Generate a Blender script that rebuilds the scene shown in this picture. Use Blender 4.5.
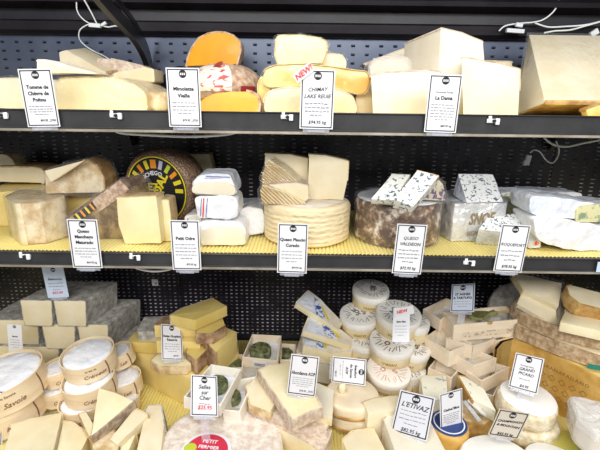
import bpy, bmesh, math, random
from mathutils import Vector, Matrix, noise
random.seed(7)
SC = bpy.context.scene
for o in list(bpy.data.objects): bpy.data.objects.remove(o)
COL = SC.collection
# ---------------------------------------------------------------- camera
F = 430.0
CAM = Vector((0, 0, 1.5))
PITCH, ROLL, YAW = math.radians(16.0), math.radians(0.72), math.radians(0.0)
ROT = Matrix.Rotation(YAW, 3, 'Z') @ Matrix.Rotation(math.pi/2 - PITCH, 3, 'X') @ Matrix.Rotation(ROLL, 3, 'Z')
cd = bpy.data.cameras.new('camera'); cam = bpy.data.objects.new('camera', cd); COL.objects.link(cam)
cam.matrix_world = Matrix.Translation(CAM) @ ROT.to_4x4()
cd.sensor_width = 36; cd.sensor_fit = 'HORIZONTAL'; cd.lens = 36 * F / 600; cd.clip_start = 0.05
SC.camera = cam
# ---------------------------------------------------------------- light
SC.view_settings.view_transform = 'Standard'; SC.view_settings.look = 'None'
SC.view_settings.gamma = 1; SC.view_settings.exposure = 0.15
w = bpy.data.worlds.new('world'); SC.world = w; w.use_nodes = True
w.node_tree.nodes['Background'].inputs[0].default_value = (0.93, 0.96, 1, 1)
w.node_tree.nodes['Background'].inputs[1].default_value = 0.36
def area(name, loc, target, sx, sy, power, col):
    l = bpy.data.lights.new(name, 'AREA'); l.shape = 'RECTANGLE'; l.size = sx; l.size_y = sy; l.energy = power; l.color = col
    o = bpy.data.objects.new(name, l); COL.objects.link(o); o.location = loc
    o.rotation_euler = (Vector(target) - Vector(loc)).to_track_quat('-Z', 'Y').to_euler()
    return o
area('shop_ceiling_light', (0.1, -1.0, 2.30), (0, 1.0, 0.9), 2.8, 0.45, 46, (1, 0.98, 0.95))
area('aisle_ceiling_light', (-0.3, 0.25, 2.9), (0, 0.95, 0.8), 2.2, 0.35, 22, (1, 0.98, 0.95))
area('canopy_tube_light', (0.0, 0.86, 1.86), (0, 1.27, 1.6), 2.4, 0.05, 1.0, (0.72, 0.84, 1.0))
# ---------------------------------------------------------------- pixel to place
def ray(px, py): return ROT @ Vector(((px-300)/F, (225-py)/F, -1))
def P(px, py, y): d = ray(px, py); return CAM + d*((y-CAM.y)/d.y)          # on the upright plane at depth y
def G(px, py, z): d = ray(px, py); return CAM + d*((z-CAM.z)/d.z)          # on the level plane at height z
def mpp(p): return (ROT.transposed() @ (Vector(p)-CAM)).z * -1 / F         # metres per pixel there
LIPY, BACKY = 0.86, 1.27
Z1, Z2, Z3 = 1.476, 1.188, 0.745
def H(z): return (Vector((0, 0, z)), Vector((0, 0, 1)))
def V(y, yaw=0, lean=0, px=300, py=225):
    n = Matrix.Rotation(math.radians(yaw), 3, 'Z') @ Matrix.Rotation(math.radians(-lean), 3, 'X') @ Vector((0, -1, 0))
    return (P(px, py, y), n)
def VG(px, py, z, yaw=0, lean=0):
    n = Matrix.Rotation(math.radians(yaw), 3, 'Z') @ Matrix.Rotation(math.radians(-lean), 3, 'X') @ Vector((0, -1, 0))
    return (G(px, py, z), n)
def T(px, py, z, fwd=0, side=0):                                            # tilted top plane, fwd = towards the aisle, side = to the right
    n = Vector((math.tan(math.radians(side)), -math.tan(math.radians(fwd)), 1)).normalized()
    return (G(px, py, z), n)
def onplane(px, py, pl):
    d = ray(px, py); return CAM + d*((pl[0]-CAM).dot(pl[1]) / d.dot(pl[1]))
# ---------------------------------------------------------------- materials
def nt(m): return m.node_tree.nodes, m.node_tree.links
MATS = {}
def mat(name, col, rough=0.5, col2=None, scale=20, contrast=0.5, bump=0.0, bscale=60, spec=0.4, metal=0, sss=0.0, coat=0, detail=5, col3=None, stretch=(1, 1, 1), coatr=0.15, bd=0.003):
    if name in MATS: return MATS[name]
    m = bpy.data.materials.new(name); m.use_nodes = True; N, L = nt(m); b = N['Principled BSDF']
    b.inputs['Base Color'].default_value = (*col, 1); b.inputs['Roughness'].default_value = rough
    b.inputs['Specular IOR Level'].default_value = spec; b.inputs['Metallic'].default_value = metal
    if coat: b.inputs['Coat Weight'].default_value = coat; b.inputs['Coat Roughness'].default_value = coatr
    if sss:
        b.inputs['Subsurface Weight'].default_value = sss; b.inputs['Subsurface Radius'].default_value = (1, .7, .4); b.inputs['Subsurface Scale'].default_value = 0.006
    tc = N.new('ShaderNodeTexCoord'); mp = N.new('ShaderNodeMapping'); mp.inputs['Scale'].default_value = stretch
    L.new(tc.outputs['Object'], mp.inputs['Vector'])
    if col2:
        nz = N.new('ShaderNodeTexNoise'); nz.inputs['Scale'].default_value = scale; nz.inputs['Detail'].default_value = detail; nz.inputs['Roughness'].default_value = 0.62
        L.new(mp.outputs[0], nz.inputs['Vector'])
        r = N.new('ShaderNodeValToRGB'); lo = 0.5-0.5*(1-contrast)*0.5; hi = 1-lo
        lo, hi = 0.5-(1-contrast)*0.16, 0.5+(1-contrast)*0.16
        r.color_ramp.elements[0].position = lo; r.color_ramp.elements[1].position = hi
        r.color_ramp.elements[0].color = (*col, 1); r.color_ramp.elements[1].color = (*col2, 1)
        if col3:
            e = r.color_ramp.elements.new(min(.98, hi+0.08)); e.color = (*col3, 1)
        L.new(nz.outputs['Fac'], r.inputs[0]); L.new(r.outputs[0], b.inputs['Base Color'])
    if bump:
        n2 = N.new('ShaderNodeTexNoise'); n2.inputs['Scale'].default_value = bscale; n2.inputs['Detail'].default_value = 4
        L.new(mp.outputs[0], n2.inputs['Vector'])
        bp = N.new('ShaderNodeBump'); bp.inputs['Strength'].default_value = bump; bp.inputs['Distance'].default_value = bd
        L.new(n2.outputs['Fac'], bp.inputs['Height']); L.new(bp.outputs[0], b.inputs['Normal'])
    MATS[name] = m; return m
def film(name, tint=(1, 1, 1), alpha=0.12, rough=0.12, bump=0.6, bscale=35):
    m = bpy.data.materials.new(name); m.use_nodes = True; N, L = nt(m); b = N['Principled BSDF']
    b.inputs['Base Color'].default_value = (*tint, 1); b.inputs['Roughness'].default_value = rough; b.inputs['Alpha'].default_value = alpha
    b.inputs['Coat Weight'].default_value = 0
    g = N.new('ShaderNodeBsdfGlossy'); g.inputs['Roughness'].default_value = rough
    t = N.new('ShaderNodeBsdfTransparent'); mx = N.new('ShaderNodeMixShader'); fr = N.new('ShaderNodeFresnel'); fr.inputs[0].default_value = 1.5
    tc = N.new('ShaderNodeTexCoord'); n2 = N.new('ShaderNodeTexNoise'); n2.inputs['Scale'].default_value = bscale; n2.inputs['Detail'].default_value = 3; n2.inputs['Distortion'].default_value = 1.5
    bp = N.new('ShaderNodeBump'); bp.inputs['Strength'].default_value = bump; bp.inputs['Distance'].default_value = 0.006
    L.new(tc.outputs['Object'], n2.inputs['Vector']); L.new(n2.outputs['Fac'], bp.inputs['Height']); L.new(bp.outputs[0], g.inputs['Normal']); L.new(bp.outputs[0], fr.inputs['Normal'])
    df = N.new('ShaderNodeBsdfDiffuse'); df.inputs[0].default_value = (*tint, 1); m2 = N.new('ShaderNodeMixShader'); m2.inputs[0].default_value = alpha
    L.new(t.outputs[0], m2.inputs[1]); L.new(df.outputs[0], m2.inputs[2])
    gm = N.new('ShaderNodeNewGeometry'); iv = N.new('ShaderNodeMath'); iv.operation = 'SUBTRACT'; iv.inputs[0].default_value = 1; mu = N.new('ShaderNodeMath'); mu.operation = 'MULTIPLY'; L.new(gm.outputs['Backfacing'], iv.inputs[1]); L.new(fr.outputs[0], mu.inputs[0]); L.new(iv.outputs[0], mu.inputs[1]); mv = N.new('ShaderNodeMath'); mv.operation = 'MULTIPLY'; mv.inputs[1].default_value = .65; L.new(mu.outputs[0], mv.inputs[0]); L.new(mv.outputs[0], mx.inputs[0]); L.new(m2.outputs[0], mx.inputs[1]); L.new(g.outputs[0], mx.inputs[2]); L.new(mx.outputs[0], N['Material Output'].inputs[0])
    MATS[name] = m; return m
def veined(name, base, vein, scale=38, thr=0.60, soft=0.03, rough=.5, stretch=(1, 1, 1)):
    m = mat(name, base, rough, sss=0); N, L = nt(m); b = N['Principled BSDF']
    tc = N.new('ShaderNodeTexCoord'); mp = N.new('ShaderNodeMapping'); mp.inputs['Scale'].default_value = stretch
    n = N.new('ShaderNodeTexNoise'); n.inputs['Scale'].default_value = scale; n.inputs['Detail'].default_value = 3; n.inputs['Distortion'].default_value = .6
    r = N.new('ShaderNodeValToRGB'); r.color_ramp.elements[0].position = thr; r.color_ramp.elements[1].position = thr+soft
    r.color_ramp.elements[0].color = (*base, 1); r.color_ramp.elements[1].color = (*vein, 1)
    L.new(tc.outputs['Object'], mp.inputs[0]); L.new(mp.outputs[0], n.inputs['Vector']); L.new(n.outputs['Fac'], r.inputs[0]); L.new(r.outputs[0], b.inputs['Base Color'])
    return m
# cut pastes
M_cream = mat('cream paste', (.88, .79, .54), .40, (.82, .70, .42), 14, .3, .12, 90)
M_ivory = mat('ivory paste', (.85, .76, .55), .42, (.79, .68, .44), 14, .3, .12, 90)
M_white = mat('white paste', (.85, .79, .65), .42, (.80, .72, .55), 14, .3, .12, 90)
M_yellow = mat('yellow paste', (.84, .67, .27), .42, (.78, .60, .21), 12, .3, .12, 90)
M_gold = mat('golden semi soft paste', (.88, .69, .28), .3, (.74, .43, .07), 13, .3, .1, 60, coat=.3)
M_deep = mat('deep yellow paste', (.74, .58, .20), .45, (.66, .49, .14), 10, .3, .12, 70)
M_orange = mat('orange paste', (.95, .42, .02), .4, (.90, .36, .02), 14, .3, .15, 90, coat=.15)
M_beige = mat('beige paste', (.82, .72, .52), .5, (.76, .64, .42), 14, .4, .12, 90)
# rinds
R_tan = mat('tan rind', (.50, .32, .14), .7, (.76, .60, .36), 35, .4, .5, 110)
R_brown = mat('brown rind', (.24, .13, .065), .75, (.50, .34, .20), 45, .4, .7, 120)
R_pink = mat('pinkish grey rind', (.54, .40, .30), .75, (.78, .67, .55), 75, .2, .6, 130)
R_grey = mat('grey mould rind', (.30, .28, .25), .85, (.60, .58, .53), 60, .2, .8, 120)
R_slab = mat('fine brown rind', (.36, .23, .12), .75, (.66, .50, .32), 80, .3, .6, 120)
R_ash = mat('ash brown rind', (.27, .19, .13), .8, (.52, .42, .31), 70, .3, .7, 120)
R_gold = mat('golden rind', (.42, .22, .055), .55, (.70, .46, .17), 28, .35, .5, 90, coat=.2)
R_grana = mat('oiled golden rind', (.60, .34, .07), .5, (.76, .50, .16), 14, .4, .5, 70, coat=.25)
R_mott = mat('mottled rind', (.54, .37, .17), .6, (.84, .72, .50), 22, .4, .5, 90, coat=.15)
R_mimo = mat('pitted rind', (.42, .26, .17), .8, (.74, .56, .40), 90, .3, 1.0, 160)
R_dark = mat('dark brown rind', (.085, .045, .03), .5, (.26, .15, .09), 60, .3, .6, 130, coat=.2)
R_white = mat('white bloomy rind', (.86, .82, .74), .75, (.72, .62, .46), 24, .0, .5, 110)
R_black = mat('black wax', (.012, .016, .03), .22, bump=.2, bscale=20)
R_straw = mat('straw coloured rind', (.72, .56, .28), .6, (.88, .76, .50), 34, .35, .4, 120)
R_pale = mat('pale natural rind', (.66, .53, .32), .65, (.88, .80, .62), 40, .35, 1.0, 70, bd=.006)
# papers, woods, shop fittings
M_paper = mat('white wrapping paper', (.90, .89, .88), .5, (.78, .80, .87), 12, .3, 1.0, 22, bd=.012)
M_bluepaper = mat('bluish white wrapping paper', (.72, .77, .88), .4, (.86, .87, .90), 12, .3, 1.0, 26, bd=.012)
M_foil = mat('silver grey foil', (.58, .60, .62), .32, (.80, .80, .80), 20, .4, 1.0, 30, metal=.3, bd=.012)
M_foilbrown = mat('brown leaf wrap under film', (.085, .042, .022), .4, (.33, .20, .11), 42, .70, 1.0, 50, coat=.5, col3=(.74, .68, .60), bd=.008)
M_box = mat('poplar veneer', (.78, .60, .37), .6, (.88, .74, .52), 10, .2, .25, 80, stretch=(1, 1, 7))
M_tray = mat('pale wooden tray', (.84, .70, .52), .6, (.90, .79, .62), 12, .2, .2, 60, stretch=(1, 5, 5))
M_trayw = mat('whitewood tray', (.86, .80, .68), .6, (.90, .86, .76), 12, .2, .2, 60)
M_leaf = mat('dark green leaf', (.055, .065, .028), .5, (.22, .24, .11), 75, .4, .9, 90)
M_olive = mat('olive leaf', (.14, .14, .05), .45, (.26, .26, .11), 60, .3, .6, 90)
M_metal = mat('black coated steel', (.012, .012, .015), .30, (.02, .02, .026), 5, .3, .10, 30, spec=.6)
M_panel = mat('black enamelled panel', (.011, .010, .015), .36, (.022, .018, .025), 4, .3, .12, 14, spec=.45)
M_panellit = mat('black panel painted lamplit', (.075, .09, .135), .36, (.12, .14, .19), 4, .2, .12, 14, metal=.5)  # upper panel: bluish lamp light put into the colour of the black panel
M_glint = mat('louvre edge painted glint', (.55, .54, .58), .4, (.05, .05, .055), 18, .5)  # light caught on the lower louvre hoods, painted as a paler tone
M_hole = mat('dark punched slot', (.002, .002, .003), .9)
M_lip = mat('charcoal ticket rail', (.026, .026, .028), .42, (.045, .045, .047), 8, .3, .1, 40)
M_alu = mat('worn metal strip', (.34, .30, .24), .4, (.55, .50, .42), 9, .3, .3, 60, metal=.5)
M_mat = mat('yellow ribbed matting', (.80, .66, .20), .5, (.85, .73, .30), 5, .3)
M_cable = mat('white cable', (.90, .92, .90), .4)
M_plastic = mat('white plastic', (.82, .85, .86), .35)
M_card = mat('white card', (.80, .80, .83), .5)
M_cardblue = mat('pale blue card', (.60, .70, .86), .5)
M_cardtan = mat('tan card', (.66, .59, .50), .5)
M_ink = mat('black ink', (.012, .012, .014), .6)
M_grey = mat('grey ink', (.22, .22, .24), .6)
M_red = mat('red ink', (.72, .05, .03), .6)
M_print = mat('brown print', (.22, .11, .06), .7)
M_blueink = mat('blue ink', (.05, .10, .38), .5)
M_lid = mat('waxed white lid', (.86, .83, .76), .45, (.92, .90, .86), 14, .3, .2, 50)
M_crock = mat('yellowed wrapped side', (.80, .64, .34), .45, (.88, .76, .50), 22, .3, .4, 60)
M_ylab = mat('yellow label', (.80, .66, .03), .45); M_olab = mat('orange label', (.85, .30, .02), .45); M_glab = mat('lime label', (.52, .60, .05), .45)
M_blab = mat('black label', (.015, .015, .017), .45); M_lilac = mat('lilac label', (.55, .52, .70), .5)
M_rlab = mat('crimson label', (.62, .03, .07), .4); M_green = mat('green label', (.02, .22, .16), .4)
M_blue = mat('navy label', (.03, .06, .20), .35)
M_brass = mat('brass fitting', (.75, .55, .18), .3, metal=.8)
M_film = film('clear film', (1, 1, 1), .05, .10, .7, 34)
M_film2 = film('cloudy film', (.93, .93, .96), .30, .16, .9, 30)
M_acry = film('clear plastic holder', (.85, .88, 1), .22, .08, .0)
V_blue = veined('blue veined paste', (.84, .84, .78), (.10, .14, .19), 150, .55, .06)
V_roq = veined('white blue veined paste', (.90, .91, .90), (.08, .15, .18), 140, .56, .04)
V_green = veined('green blue veined paste', (.72, .68, .38), (.26, .34, .22), 75, .52, .10)
V_cash = veined('cream blue veined paste', (.88, .84, .68), (.40, .46, .44), 70, .60, .08)
V_print = veined('blue printed paper', (.82, .84, .88), (.10, .17, .48), 130, .50, .05)
V_faint = veined('faintly printed wood', (.80, .68, .50), (.48, .40, .31), 120, .54, .06)
V_foilcol = veined('printed foil', (.66, .60, .42), (.16, .09, .20), 95, .50, .06, .25)
# ---------------------------------------------------------------- objects
def thing(name, label, cat, loc=(0, 0, 0), group=None):
    o = bpy.data.objects.new(name, None); COL.objects.link(o); o.empty_display_size = .02
    o.location = loc; o['label'] = label; o['category'] = cat
    if group: o['group'] = group
    return o
def obj(name, bm, m, parent=None, smooth=40, label=None, recalc=True, world=True):
    if recalc: bmesh.ops.recalc_face_normals(bm, faces=bm.faces)
    off = Vector((0, 0, 0)); p = parent
    while p is not None: off += p.location; p = p.parent
    if world: bmesh.ops.translate(bm, verts=bm.verts, vec=-off)
    me = bpy.data.meshes.new(name); bm.to_mesh(me); bm.free()
    for x in (m if isinstance(m, (list, tuple)) else [m]): me.materials.append(x)
    if smooth:
        me.shade_smooth(); me.set_sharp_from_angle(angle=math.radians(smooth))
    o = bpy.data.objects.new(name, me); COL.objects.link(o)
    if parent is not None: o.parent = parent
    if label: o['label'] = label
    return o
def struct(name, bm, m, smooth=40): o = obj(name, bm, m, None, smooth); o['kind'] = 'structure'; return o
def tag1(o, label, cat, group=None):
    o['label'] = label; o['category'] = cat
    if group: o['group'] = group
    return o
def base_of(pts):
    c = sum((Vector(p) for p in pts), Vector())/len(pts); return Vector((c.x, c.y, min(p[2] for p in pts)))
# ---------------------------------------------------------------- meshes
def bx(bm, c, s, R=None, mi=0):
    c = Vector(c); vs = []
    for i in (-.5, .5):
        for j in (-.5, .5):
            for k in (-.5, .5):
                v = Vector((s[0]*i, s[1]*j, s[2]*k)); v = (R @ v if R else v) + c; vs.append(bm.verts.new(v))
    for f in ((0, 1, 3, 2), (4, 6, 7, 5), (0, 4, 5, 1), (2, 3, 7, 6), (0, 2, 6, 4), (1, 5, 7, 3)):
        fc = bm.faces.new([vs[i] for i in f]); fc.material_index = mi
    return vs
def bev(bm, r, seg=2):
    if r > 0: bmesh.ops.bevel(bm, geom=list(bm.edges), offset=r, segments=seg, affect='EDGES', clamp_overlap=True, profile=.6)
def outline(A, B, flags, rnd=0.0, jit=0.0, step=0.02):
    """round the corners of the ring A (and B alike) and let the long edges waver; keep a flag per edge"""
    n = len(A); oa, ob, of = [], [], []
    nrm = Vector()
    for i in range(n): nrm += A[i].cross(A[(i+1) % n])
    nrm.normalize()
    rr = rnd if isinstance(rnd, (list, tuple)) else [rnd]*n
    for i in range(n):
        p, q, s = A[i-1], A[i], A[(i+1) % n]; pb, qb, sb = B[i-1], B[i], B[(i+1) % n]
        lp, ls = (p-q).length, (s-q).length
        if rr[i] > 0:
            a, b = min(.45, rr[i]/max(lp, 1e-6)), min(.45, rr[i]/max(ls, 1e-6))
            K = 5 if rr[i] > .006 else 3
            for k in range(K+1):
                t = k/K
                oa.append((q+(p-q)*a)*(1-t)**2 + q*2*t*(1-t) + (q+(s-q)*b)*t*t)
                ob.append((qb+(pb-qb)*a)*(1-t)**2 + qb*2*t*(1-t) + (qb+(sb-qb)*b)*t*t)
                of.append(flags[i] if k == K else (flags[i-1] or flags[i]))
            q0, q0b = oa[-1], ob[-1]
        else:
            oa.append(q.copy()); ob.append(qb.copy()); of.append(flags[i]); q0, q0b = q, qb
        b2 = min(.45, rr[(i+1) % n]/max(ls, 1e-6)); q1, q1b = s+(q-s)*b2, sb+(qb-sb)*b2
        m = int((q1-q0).length/step) if jit > 0 else 0
        for k in range(1, m):
            t = k/m; e = (q1-q0).normalized().cross(nrm)
            j = jit*(noise.noise(q0*37+Vector((k*1.7, i, 0)))*1.6)
            oa.append(q0.lerp(q1, t)+e*j); ob.append(q0b.lerp(q1b, t)+e*j); of.append(flags[i])
    return oa, ob, of
def prism(A, B, bevel=.0015, seg=2):
    bm = bmesh.new(); a = [bm.verts.new(p) for p in A]; b = [bm.verts.new(p) for p in B]; n = len(A)
    bm.faces.new(a); bm.faces.new(b[::-1])
    for i in range(n): bm.faces.new((a[i], b[i], b[(i+1) % n], a[(i+1) % n]))
    bmesh.ops.recalc_face_normals(bm, faces=bm.faces)
    if bevel:
        ca = [e for e in bm.edges if (e.verts[0] in a) == (e.verts[1] in a) or len(A) < 9]
        bmesh.ops.bevel(bm, geom=ca, offset=bevel, segments=seg, affect='EDGES', clamp_overlap=True, profile=.6)
    return bm
def shell(A, B, flags, capA, capB, t):
    """the rind: an outer layer of thickness t over the flagged sides and caps"""
    n = len(A); cen = (sum(A, Vector())+sum(B, Vector()))/(2*n)
    fn = []
    for i in range(n):
        j = (i+1) % n; v = (A[j]-A[i]).cross(B[i]-A[i])
        v = v.normalized() if v.length > 1e-12 else Vector((0, 0, 1))
        mid = (A[i]+A[j]+B[i]+B[j])/4
        if v.dot(mid-cen) < 0: v = -v
        fn.append(v)
    off = []
    for i in range(n):
        v = Vector()
        if flags[i-1]: v += fn[i-1]
        if flags[i]: v += fn[i]
        if v.length > 0:
            v.normalize()
            if flags[i-1] and flags[i]: v *= 1/max(.5, v.dot(fn[i]))
        off.append(v*t)
    nA = Vector()
    for i in range(1, n-1): nA += (A[i]-A[0]).cross(A[i+1]-A[0])
    nA.normalize()
    if nA.dot(sum(A, Vector())/n-cen) < 0: nA = -nA
    oA = [p+o+(nA*t if capA else Vector()) for p, o in zip(A, off)]; oB = [p+o-(nA*t if capB else Vector()) for p, o in zip(B, off)]
    bm = bmesh.new()
    def box(q, r):
        a = [bm.verts.new(x) for x in q]; b = [bm.verts.new(x) for x in r]; k = len(a)
        bm.faces.new(a); bm.faces.new(b[::-1])
        for i in range(k): bm.faces.new((a[i], b[i], b[(i+1) % k], a[(i+1) % k]))
    # runs of flagged sides become one closed strip
    idx = [i for i in range(n) if flags[i]]
    if idx:
        if len(idx) == n: runs = [list(range(n))]
        else:
            runs = []; st = [i for i in idx if not flags[i-1]]
            for s in st:
                r = []; i = s
                while flags[i % n] and len(r) < n: r.append(i % n); i += 1
                runs.append(r)
        for r in runs:
            closed = len(r) == n
            vi = r if closed else r+[(r[-1]+1) % n]
            ia = [bm.verts.new(A[i]) for i in vi]; ib = [bm.verts.new(B[i]) for i in vi]
            pa = [bm.verts.new(oA[i]) for i in vi]; pb = [bm.verts.new(oB[i]) for i in vi]
            m = len(vi)
            for k in range(m if closed else m-1):
                l = (k+1) % m
                bm.faces.new((pa[k], pa[l], pb[l], pb[k])); bm.faces.new((ia[l], ia[k], ib[k], ib[l]))
                bm.faces.new((ia[k], ia[l], pa[l], pa[k])); bm.faces.new((ib[l], ib[k], pb[k], pb[l]))
            if not closed:
                bm.faces.new((ia[0], pa[0], pb[0], ib[0])); bm.faces.new((pa[-1], ia[-1], ib[-1], pb[-1]))
    if capA: box(oA, [p+o for p, o in zip(A, off)])
    if capB: box(oB, [p+o for p, o in zip(B, off)])
    return bm
def solidify(pix, pl, ext, zmin=None, taper=1.0, tvec=None):
    A = [onplane(x, y, pl) if not isinstance(x, Vector) else x for x, y in pix]
    e = Vector(ext) if isinstance(ext, (tuple, list, Vector)) else -pl[1]*ext
    c = sum(A, Vector())/len(A)
    B = [c+(p-c)*taper+e for p in A]
    if zmin is not None:
        for L_ in (A, B):
            for p in L_:
                if p.z < zmin: p.z = zmin
    return A, B
def cheese(name, label, cat, pix, pl, ext, paste, rind=(), rmat=None, capA=False, capB=False, t=.0025, rnd=.003, jit=.0008, bevel=.0015,
           zmin=None, taper=1.0, wrap=None, group=None, pname='paste', rname='rind'):
    """a cut cheese: the paste is one part, the rind another, a film over both a third"""
    A, B = solidify(pix, pl, ext, zmin, taper)
    n = len(A); fl = [(i in rind) for i in range(n)] if rind != 'all' else [True]*n
    A, B, fl = outline(A, B, fl, rnd, jit)
    root = thing(name, label, cat, base_of(A+B), group)
    obj(pname, prism(A, B, bevel), paste, root)
    if any(fl) or capA or capB:
        obj(rname, shell(A, B, fl, capA, capB, t), rmat or R_tan, root, 50)
    if wrap:
        k = t+.002 if (any(fl) or capA or capB) else .002
        obj('plastic_film', hull(A, B, k), wrap, root, 60)
    return root
def hull(A, B, t):
    c = (sum(A, Vector())+sum(B, Vector()))/(len(A)+len(B)); bm = bmesh.new()
    n = len(A)
    nA = Vector()
    for i in range(1, n-1): nA += (A[i]-A[0]).cross(A[i+1]-A[0])
    nA.normalize()
    ca, cb = sum(A, Vector())/n, sum(B, Vector())/n
    if nA.dot(ca-c) < 0: nA = -nA
    a, b = [], []
    for i in range(n):
        j = random.uniform(.7, 1.5)*t
        a.append(bm.verts.new(A[i]+(A[i]-ca).normalized()*j*1.3+nA*t)); b.append(bm.verts.new(B[i]+(B[i]-cb).normalized()*j*1.3-nA*t))
    bm.faces.new(a); bm.faces.new(b[::-1])
    for i in range(n): bm.faces.new((a[i], b[i], b[(i+1) % n], a[(i+1) % n]))
    return bm
def frame(c, n, up=Vector((0, 1, 0))):
    n = Vector(n).normalized(); x = Vector(up).cross(n); x = x.normalized() if x.length > 1e-4 else Vector((1, 0, 0)); y = n.cross(x)
    M = Matrix((x, y, n)).transposed().to_4x4(); M.translation = Vector(c); return M
def lathe(prof, M, seg=48, wob=0.0, sq=0.0, a0=0, a1=2*math.pi):
    """prof = list of (radius, height); M maps local to the place"""
    bm = bmesh.new(); rings = []; full = abs(a1-a0-2*math.pi) < 1e-6; ns = seg if full else seg+1
    for r, h in prof:
        if r < 1e-6: rings.append([bm.verts.new(M @ Vector((0, 0, h)))]); continue
        rg = []
        for k in range(ns):
            a = a0+(a1-a0)*k/seg
            q = Vector((math.cos(a), math.sin(a), 0)); rr = r
            if wob: rr += wob*noise.noise(Vector((q.x*2.1, q.y*2.1, h*30+r*10))+M.translation*9)*min(1, r*20)
            rg.append(bm.verts.new(M @ Vector((q.x*rr, q.y*rr, h+(wob*noise.noise(Vector((q.x*2+5, q.y*2, M.translation.x*50)))*.7 if wob else 0)))))
        rings.append(rg)
    for i in range(len(rings)-1):
        a, b = rings[i], rings[i+1]
        m = ns if full else ns-1
        for k in range(m):
            l = (k+1) % ns
            if len(a) == 1 and len(b) == 1: continue
            if len(a) == 1: bm.faces.new((a[0], b[k], b[l]))
            elif len(b) == 1: bm.faces.new((a[k], b[0], a[l]))
            else: bm.faces.new((a[k], b[k], b[l], a[l]))
    if not full:
        for e in (0, -1):
            vs = [r[0] if len(r) == 1 else r[e] for r in rings]
            try: bm.faces.new(vs)
            except ValueError: pass
    return bm
def wheelprof(r, h, b=.006, bulge=0.0, top=0.0):
    p = [(0, 0)]
    for k in range(4): a = k/3*math.pi/2; p.append((r-b+b*math.sin(a), b-b*math.cos(a)))
    if bulge: p.append((r+bulge*.8, h*.33)); p.append((r+bulge*.8, h*.67))
    for k in range(4): a = k/3*math.pi/2; p.append((r-b+b*math.cos(a), h-b+b*math.sin(a)))
    p += [(r*.6, h+top), (0, h+top)]
    return p
def tube(pts, r, seg=8, res=6):
    """a smooth round cable through pts"""
    q = []
    n = len(pts); pts = [Vector(p) for p in pts]
    for i in range(n-1):
        p0, p1, p2, p3 = pts[max(0, i-1)], pts[i], pts[i+1], pts[min(n-1, i+2)]
        for k in range(res):
            t = k/res; q.append(.5*((2*p1)+(p2-p0)*t+(2*p0-5*p1+4*p2-p3)*t*t+(3*p1-p0-3*p2+p3)*t**3))
    q.append(pts[-1]); bm = bmesh.new(); rings = []
    for i, p in enumerate(q):
        d = (q[min(i+1, len(q)-1)]-q[max(i-1, 0)]).normalized(); u = d.orthogonal().normalized() if i == 0 else (u-d*u.dot(d)).normalized()
        v = d.cross(u); rings.append([bm.verts.new(p+(u*math.cos(a)+v*math.sin(a))*r) for a in [2*math.pi*k/seg for k in range(seg)]])
    for a, b in zip(rings, rings[1:]):
        for k in range(seg): bm.faces.new((a[k], a[(k+1) % seg], b[(k+1) % seg], b[k]))
    bm.faces.new(rings[0][::-1]); bm.faces.new(rings[-1]); return bm
_tc = {}
def textbm(s, size, M=None, bold=0.0, fn=None, thick=.00025, align='CENTER', shear=0.0, space=1.0):
    """letters as a mesh, centred on their origin, in the local xy plane"""
    cu = bpy.data.curves.new('t', 'FONT'); cu.body = s; cu.size = size; cu.align_x = align; cu.align_y = 'CENTER'; cu.offset = bold*size; cu.shear = shear
    cu.extrude = thick; cu.resolution_u = 2; cu.space_character = space
    o = bpy.data.objects.new('t', cu); COL.objects.link(o)
    dg = bpy.context.evaluated_depsgraph_get(); me = bpy.data.meshes.new_from_object(o.evaluated_get(dg))
    bm = bmesh.new(); bm.from_mesh(me); bpy.data.objects.remove(o); bpy.data.curves.remove(cu); bpy.data.meshes.remove(me)
    if fn:
        for v in bm.verts: v.co = fn(v.co)
    if M: bmesh.ops.transform(bm, matrix=M, verts=bm.verts)
    return bm
def join(*bms):
    out = bmesh.new()
    for b in bms:
        me = bpy.data.meshes.new('j'); b.to_mesh(me); b.free(); out.from_mesh(me); bpy.data.meshes.remove(me)
    return out
def on_cyl(M, r, h, a0, squash=1):      # wrap a flat text round a cylinder standing on M; a0 = angle of its middle
    def f(v):
        a = a0+v.x/r; rr = r+.0004+v.z; return M @ Vector((math.cos(a)*rr, math.sin(a)*rr, h+v.y))
    return f
def to_cam_angle(M):                    # the angle round M's axis that faces the camera
    q = M.inverted() @ CAM; return math.atan2(q.y, q.x)
# ================================================================ the cabinet
XL, XR = -1.25, 1.25
def dimples(bm, x0, x1, z0, z1, dx, dz, y, w, h, slot=True):
    mi = 1 if slot else 0
    nx = int((x1-x0)/dx); nz = int((z1-z0)/dz)
    for i in range(nx):
        for j in range(nz):
            x = x0+dx*(i+.5); z = z0+dz*(j+.5)
            # pressed louvre: a small hood over a punched slot
            a = [bm.verts.new((x-w/2, y-.0002, z+h/2)), bm.verts.new((x+w/2, y-.0002, z+h/2)),
                 bm.verts.new((x+w*.38, y-.0022, z)), bm.verts.new((x-w*.38, y-.0022, z)),
                 bm.verts.new((x-w/2, y-.0002, z)), bm.verts.new((x+w/2, y-.0002, z)),
                 bm.verts.new((x-w*.45, y-.0003, z-h*.5)), bm.verts.new((x+w*.45, y-.0003, z-h*.5))]
            for f in ((0, 1, 2, 3), (0, 3, 4), (1, 5, 2)):
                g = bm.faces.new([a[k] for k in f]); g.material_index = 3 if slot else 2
            f = bm.faces.new((a[4], a[5], a[7], a[6])); f.material_index = mi
def panel(z0, z1, dx, dz, w, h, slot=True):
    bm = bmesh.new(); bx(bm, (0, BACKY+.006, (z0+z1)/2), (2.5, .012, z1-z0), mi=3 if slot else 0); dimples(bm, -1.15, 1.15, z0+.004, z1-.01, dx, dz, BACKY, w, h, slot); return bm
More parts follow.
